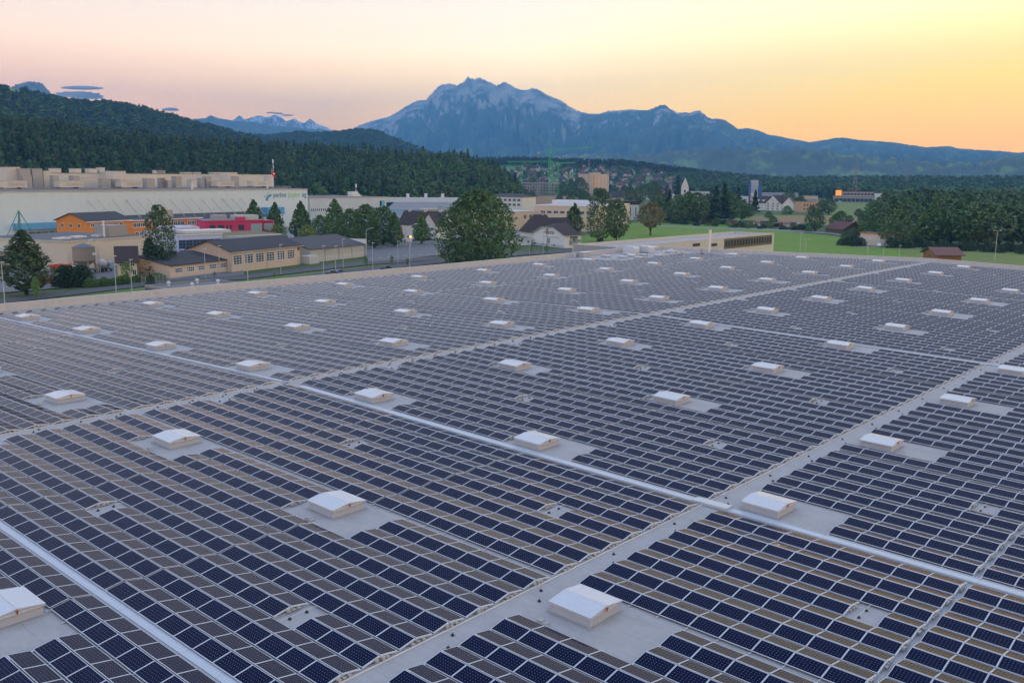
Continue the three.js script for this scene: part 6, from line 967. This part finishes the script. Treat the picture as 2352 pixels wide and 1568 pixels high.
// ---------------------------------------------------------------- street furniture, vehicles, small things
const poleMat = std(.50, .49, .47, .45, { metalness: .2 });
{
  const lamp = (px, base, top, kind, label) => {
    const p = onGround(px, base), r = rangeOf(p), h = (base - top) / FOCAL * r * 1.02, g = thing('street_lamp', label, 'street lamp', 'street lamps'); g.position.set(p.x, 0, p.z); g.rotation.y = -Math.atan2(RIGHT0.z, RIGHT0.x);
    part('pole', cyl(.13, .08, h, 0, 0, 0, 8), poleMat, g);
    if (kind === 'T') { part('arm', merge([bar([-1.1, h - .03, 0], [1.1, h - .03, 0], .09)]), poleMat, g); for (const s of [-1, 1]) part('lamp_head', new RoundedBoxGeometry(.75, .16, .35, 1, .05).translate(s * 1.3, h, 0), std(.6, .6, .6, .4), g); }
    else if (kind === 'arm') { part('arm', merge([bar([0, h - .1, 0], [1.9, h + .5, 0], .1)]), poleMat, g); part('lamp_head', new RoundedBoxGeometry(1.1, .18, .4, 1, .06).translate(2.4, h + .6, 0), std(.6, .6, .6, .4), g); }
    else part('lamp_head', new RoundedBoxGeometry(.95, .18, .4, 1, .06).translate(.3, h + .05, 0), std(.62, .6, .57, .4), g);
  };
  const L = [[10, 697, 615], [170, 657, 616], [266, 671, 596], [302.5, 673, 603], [471.7, 638.8, 575.6], [504, 627, 569], [569, 647, 582, 'T'], [645, 628.5, 565], [743, 628.5, 567], [771, 627, 568], [788, 615, 552], [856, 620, 560], [842, 588, 529, 'arm'], [941, 616, 521, 'arm'], [1056, 606, 562, 'T'], [914, 606, 556], [1002, 590, 535], [1150, 590, 556], [1182, 588, 548], [1217, 585, 550], [1247, 592, 545]];
  L.forEach(([px, b, t, k], i) => lamp(px, b, t, k, `slim pale street lamp beyond the left parapet, ${i < 14 ? WORDS[i] : WORDS[i - 14] + ' of the right hand ones'} ${i < 14 ? 'from the left' : ''}`.trim()));
  [[1838, 576, 538], [1851, 577, 551, 'T'], [1993.5, 584, 551], [2030, 586, 565, 'T'], [2066, 588, 566], [2285.6, 602, 539, 'T'], [1855, 497, 480]].forEach(([px, b, t, k], i) => lamp(px, b, t, k, `slim lamp pole on the meadow side, ${WORDS[i]} from the left parapet side`));
  // lit signal lamp at the junction
  const g = thing('warning_light', 'glowing amber warning light on a pole at the junction', 'lamp'); { const p = onGround(943.5, 598); g.position.set(p.x, 0, p.z); const r = rangeOf(p), h = (598 - 544) / FOCAL * r; part('pole', cyl(.08, .08, h + .6, 0, 0, 0, 8), poleMat, g); part('housing', bx(.7, .9, .5, 0, h, -.1), blackMat, g); part('lens', new THREE.SphereGeometry(.30, 12, 8).translate(0, h, .2), new THREE.MeshStandardMaterial({ color: lin(1, .5, .1), emissive: lin(6, 2.2, .25) }), g); const l = new THREE.PointLight(lin(1, .45, .08), 12, 0, 2); l.position.set(0, h, .62); l.castShadow = true; g.add(l); g.rotation.y = -Math.atan2(RIGHT0.z, RIGHT0.x); }
  // flagpoles
  [[912.5, 566, 520, 0], [919, 565, 519, 0], [926, 566, 518, 1], [932.5, 564, 517, 0]].forEach(([px, b, t, red], i) => {
    const p = onGround(px, b), r = rangeOf(p), h = (b - t) / FOCAL * r, f = thing('banner_flag', ['plain white banner flag, leftmost of the four', 'white banner flag, second of the four', 'red and white banner flag, third of the four', 'white banner flag, rightmost of the four'][i], 'flag', 'four tall banner flags'); f.position.set(p.x, 0, p.z); f.rotation.y = -Math.atan2(RIGHT0.z, RIGHT0.x);
    part('pole', cyl(.10, .06, h, 0, 0, 0, 8), frameWhite, f); const w = [.6, 1.2, 1.4, 1.2][i], c = new THREE.PlaneGeometry(w, h * .68, 6, 14), q = c.attributes.position; for (let k = 0; k < q.count; k++) { const a = q.getX(k) + w / 2, v = q.getY(k) / (h * .68) + .5; q.setX(k, -a * (.35 + .75 * (1 - v))); q.setZ(k, Math.sin(a * 5 + v * 2) * .16); } c.computeVertexNormals(); c.translate(-.06, h * .64, 0); const cl = part('cloth', c, std(.74, .70, .64, .8, { side: THREE.DoubleSide }), f);
    if (red) part('red_stripe', bx(.45, h * .62, .03, -.75, h * .62, .2), std(.6, .09, .07, .8), cl);
  });
  const sb = thing('sign_board', 'white sign board on two posts right of the banner flags', 'sign'); { const p = onGround(939, 566); sb.position.set(p.x, 0, p.z); sb.rotation.y = -Math.atan2(RIGHT0.z, RIGHT0.x) - .2; part('board', bx(3, 4.2, .15, 0, 4.4, 0), frameWhite, sb); for (const s of [-1, 1]) part('post', cyl(.08, .08, 6.4, s * 1.0, 0, -.12, 6), poleMat, sb); part('print', merge([bx(1.8, .5, .02, .1, 4.6, .09), bx(1.2, .2, .02, -.2, 5.1, .09)]), frameDark, sb); }
  const fp = thing('flag', 'red and white flag drooping from a tall pole at the garden plots', 'flag'); { const p = onGround(1697, 507), h = 14; fp.position.set(p.x, 0, p.z); fp.rotation.y = -Math.atan2(RIGHT0.z, RIGHT0.x); part('pole', cyl(.12, .08, h, 0, 0, 0, 8), frameWhite, fp); const c = new THREE.PlaneGeometry(3.6, 5.4, 6, 6), q = c.attributes.position; for (let k = 0; k < q.count; k++) { const a = q.getX(k) + 1.8; q.setY(k, q.getY(k) - a * .9 * (q.getY(k) > 0 ? 1.2 : .3)); q.setX(k, -a * .8); q.setZ(k, Math.sin(a * 2) * .3); } c.computeVertexNormals(); c.translate(-.1, h - 3, 0); part('cloth', c, std(.72, .34, .26, .8, { side: THREE.DoubleSide }), fp); part('cross', bx(.6, 2.2, .04, -1.4, h - 3.6, .4), frameWhite, fp); }
}
{ // cars
  const bodyOutline = [[-2.1, .35], [2.1, .35], [2.15, .75], [1.2, .95], [.55, 1.45], [-1.2, 1.47], [-1.95, 1.0], [-2.15, .8]];
  const body = new THREE.ExtrudeGeometry(new THREE.Shape(bodyOutline.map(([x, y]) => new THREE.Vector2(x, y))), { depth: 1.56, bevelEnabled: true, bevelSize: .08, bevelThickness: .09, bevelSegments: 2 }).translate(0, 0, -.78), cabin = new THREE.ExtrudeGeometry(new THREE.Shape([[-1.65, 1.02], [.98, 1.02], [.5, 1.38], [-1.12, 1.4]].map(([x, y]) => new THREE.Vector2(x, y))), { depth: 1.76, bevelEnabled: false }).translate(0, 0, -.88), screen = new THREE.BoxGeometry(.03, .5, 1.35), tyre = new THREE.CylinderGeometry(.33, .33, .22, 16).rotateX(Math.PI / 2), rim = new THREE.CylinderGeometry(.2, .2, .24, 12).rotateX(Math.PI / 2);
  const car = (px, py, turn, col, label, group, k = 1) => {
    const p = onGround(px, py), g = thing('parked_car', label, 'car', group); g.position.set(p.x, .09, p.z); g.rotation.y = turn; g.scale.setScalar(k);
    part('body', body, new THREE.MeshPhysicalMaterial({ color: lin(...col), roughness: .35, clearcoat: .8, clearcoatRoughness: .1 }), g); part('side_windows', cabin, glassMat, g); const ws = part('windscreen', screen, glassMat, g); ws.position.set(.96, 1.2, 0); ws.rotation.z = .95;
    for (const x of [-1.3, 1.3]) for (const z of [-.75, .75]) { const w = part('wheel', tyre, blackMat, g); w.position.set(x, .33, z); part('rim', rim, alu, w); } for (const z of [-.6, .6]) { part('headlight', bx(.06, .14, .3, 2.2, .72, z), lidMat, g); part('tail_light', bx(.06, .16, .3, -2.2, .8, z), redMat, g); }
  };
  const along = Math.atan2(-(-Math.sin(.2)), Math.cos(.2));
  car(761, 631, .28, [.05, .06, .08], 'dark parked car, leftmost at the left parapet'); car(779, 629, .3, [.06, .10, .16], 'dark blue parked car right of the leftmost one'); car(887, 620, .25, [.012, .02, .045], 'navy car alone on the side road'); car(889, 558, .1, [.02, .02, .025], 'black parked car left of the banner flags');
  [[957, 553], [966, 552.5], [975, 552], [983, 551.5]].forEach(([px, py], i) => car(px, py, 1.4, [[.012, .012, .014], [.02, .025, .03], [.01, .01, .012], [.05, .05, .055]][i], `dark car before the white house, ${WORDS[i]} from the left`, 'cars parked before the white house'));
  car(2022, 566.5, .15, [.70, .70, .70], 'white car parked before the transformer hut', null, 1.05);
  [[1930, 465], [2012, 466], [2000, 465.5]].forEach(([px, py], i) => car(px, py, .4, [.6, .6, .6], `white van before the long warehouse, ${WORDS[i]} from the left`, 'vans before the long warehouse', 1.4));
}
{ // silo on legs, skips, barrel, mixer truck, hedges, fence, pylons, clouds
  const s = thing('silo', 'round brown silo on splayed legs in the yard', 'silo'); { const p = onGround(195, 629); s.position.set(p.x, 0, p.z); s.rotation.y = .4; const m = paint(.30, .24, .18); part('tank', merge([cyl(3.6, 3.6, 4.4, 0, 4.6, 0, 20), cyl(.6, 3.6, 2.4, 0, 2.2, 0, 20)]), m, s); part('lid', cyl(3.8, .4, 1.3, 0, 9.0, 0, 20), roofing(.16, .17, .17), s); for (let i = 0; i < 4; i++) { const a = i * Math.PI / 2 + .5; part('leg', bar([Math.cos(a) * 4, 0, Math.sin(a) * 4], [Math.cos(a) * 3, 5.2, Math.sin(a) * 3], .45), m, s); } part('ladder', merge([bar([3.9, 0, 2], [3.9, 11, 2], .15), bar([3.9, 0, 2.8], [3.9, 11, 2.8], .15), ...Array.from({ length: 9 }, (_, i) => bar([3.9, .8 + i * 1.1, 2], [3.9, .8 + i * 1.1, 2.8], .08))]), alu, s); part('pipe_bow', new THREE.TorusGeometry(1.4, .09, 6, 16, Math.PI).translate(2.3, 10.2, 1.5), alu, s); part('plate', bx(1.8, .8, .06, .8, 6.8, 3.62), frameWhite, s); }
  const skip = (px, py, label, k = 1) => { const p = onGround(px, py), g = thing('skip_container', label, 'skip', 'red skips in the yard'); g.position.set(p.x, .05, p.z); g.rotation.y = rr(-.3, .3) + .4; g.scale.setScalar(k); part('trough', prism([[-2.4, .2], [2.4, .2], [3.6, 2.1], [3.4, 2.1], [2.3, .45], [-2.3, .45], [-3.4, 2.1], [-3.6, 2.1]], 3).translate(0, 0, -1.5), std(.62, .07, .02, .5), g); part('side_plate', merge([prism([[-2.4, .2], [2.4, .2], [3.6, 2.1], [-3.6, 2.1]], .1).translate(0, 0, 1.5), prism([[-2.4, .2], [2.4, .2], [3.6, 2.1], [-3.6, 2.1]], .1).translate(0, 0, -1.6)]), std(.58, .06, .02, .5), g); part('lug', merge([bx(.3, .3, 3.6, -2.6, 1.2, 0), bx(.3, .3, 3.6, 2.6, 1.2, 0)]), blackMat, g); };
  skip(138, 621, 'bright red skip against the beige hall'); skip(106, 650, 'low red skip near the left hedge', .95);
  const bar2 = thing('barrel', 'orange barrel under the silo', 'barrel'); { const p = onGround(197, 637); bar2.position.set(p.x, .05, p.z); part('drum', cyl(.9, .9, 2.6, 0, 0, 0, 14), std(.72, .14, .02, .5), bar2); part('lid', cyl(.95, .95, .15, 0, 2.6, 0, 14), std(.6, .1, .02, .5), bar2); }
  const mx = thing('mixer_truck', 'white concrete mixer truck behind the pump house', 'truck'); { const p = onGround(236, 624); mx.position.set(p.x, .05, p.z); mx.rotation.y = .5; part('drum', cyl(.8, 1.3, 1.6, 0, -1.6, 0, 14).translate(0, 0, 0).rotateZ(1.2).translate(.8, 3.1, 0), paint(.5, .2, .16), mx); part('drum_shell', new THREE.SphereGeometry(1.5, 14, 10).scale(1.5, 1, 1).translate(-.3, 2.9, 0), paint(.6, .56, .5), mx); part('cab', new RoundedBoxGeometry(2, 2.4, 2.4, 2, .2).translate(3.3, 2, 0), paint(.3, .45, .5, .4), mx); part('chassis', bx(8, .4, 2.2, 0, 1, 0), blackMat, mx); for (const x of [-2.6, -1.3, 3]) for (const z of [-1, 1]) part('wheel', new THREE.CylinderGeometry(.5, .5, .35, 14).rotateX(Math.PI / 2).translate(x, .5, z), blackMat, mx); part('windscreen', bx(.05, .9, 2, 4.33, 2.5, 0), glassMat, mx); }
  for (let i = 0; i < 12; i++) { const p = onGround(140 + i * 4.6, 656 - i * .3 + (i % 2) * 2); treeAt('darkbush', p.x, -.2, p.z, 5.4 + (i % 3) * .4, 'clipped dark hedge shrub right of the left yard', 'dense hedge at the left yard', { w: 1.1 }); }
  for (let i = 0; i < 22; i++) { const px = 205 + i * 8, p = onGround(px, 657 - (px - 205) * .085); treeAt('bush', p.x, -.1, p.z, rr(1.6, 2.6), 'low green hedge shrub along the works road', 'low hedge along the works road', { w: 1.3 }); }
  { const g = thing('mesh_fence', 'thin mesh fence right of the pump house', 'fence'), a = onGround(325, 652), b = onGround(390, 644), q = []; for (let i = 0; i <= 8; i++) part('post', tube([a.x + (b.x - a.x) * i / 8, 0, a.z + (b.z - a.z) * i / 8], [a.x + (b.x - a.x) * i / 8, 2.4, a.z + (b.z - a.z) * i / 8], .06, 5), poleMat, g); for (let y = .3; y < 2.4; y += .3) q.push(tube([a.x, y, a.z], [b.x, y, b.z], .015, 4)); part('wires', merge(q), poleMat, g); }
  const pylon = (px, r, top, label) => { const p = atRange(px, 420, r), g = thing('power_pylon', label, 'pylon', 'lattice power pylons'), H = EYE.y + (HORIZON(px) - top) / FOCAL * r, q = [], w = 3.2; g.position.set(p.x, 0, p.z); const at = (t) => w * (1 - .82 * t); for (const [a, b] of [[-1, -1], [1, -1], [-1, 1], [1, 1]]) q.push(bar([a * w, 0, b * w], [a * at(1), H, b * at(1)], .4)); for (let i = 0; i < 9; i++) { const t0 = i / 9, t1 = (i + 1) / 9; q.push(bar([-at(t0), H * t0, at(t0)], [at(t1), H * t1, at(t1)], .25), bar([at(t0), H * t0, -at(t0)], [-at(t1), H * t1, -at(t1)], .25)); } part('tower', merge(q), std(.2, .22, .23, .6), g); [.74, .86, .96].forEach((t, i) => part('cross_arm', bar([-[7, 9, 6][i], H * t, 0], [[7, 9, 6][i], H * t, 0], .5), std(.2, .22, .23, .6), g)); };
  pylon(1965, 1500, 381, 'tall lattice pylon rising above the right hand woods'); pylon(2083, 2300, 389, 'smaller pylon further right above the woods'); pylon(1352, 2350, 368, 'pylon on the crest behind the tall crane'); pylon(1540, 1250, 408, 'pylon beside the church');
  const cloudMat = new THREE.MeshStandardMaterial({ color: lin(.42, .42, .50), roughness: 1, transparent: true, opacity: .8 });
  [[188, 202.5, 42, 4.4, 'flat lens shaped grey cloud, highest at the left'], [178, 219, 44, 7, 'larger ragged grey cloud under the lens cloud'], [200, 224, 30, 5, 'low grey cloud right of the ragged one'], [312, 249, 14, 3, 'tiny grey cloud above the left hill'], [391, 252, 16, 4, 'small dark cloud left of the snow peaks'], [622, 259, 9, 2, 'tiny cloud above the snow peaks, left'], [640, 261, 9, 2.4, 'tiny cloud above the snow peaks, middle'], [660, 265, 12, 2, 'tiny cloud above the snow peaks, right']].forEach(([px, py, w, h, label], k) => {
    const r = 15500, p = atRange(px, py, r), g = new THREE.IcosahedronGeometry(1, 5), q = g.attributes.position; for (let i = 0; i < q.count; i++) { const x = q.getX(i), y = q.getY(i), z = q.getZ(i), f = 1 + .3 * n3(x * 3 + k * 7, y * 2, z * 3) * (k === 0 ? .3 : 1.2); q.setXYZ(i, x * f, (y < 0 ? y * .55 : y) * f, z * f); } const m = mergeVertices(g.deleteAttribute('uv') && g); m.computeVertexNormals();
    const o = solo('cloud', m, cloudMat, label, 'cloud', 'small evening clouds'); o.position.copy(p); o.scale.set(w / FOCAL * r, h / FOCAL * r, w / FOCAL * r * .5); o.rotation.y = -Math.atan2(RIGHT0.z, RIGHT0.x); o.castShadow = false;
  });
}
renderer.render(scene, camera);
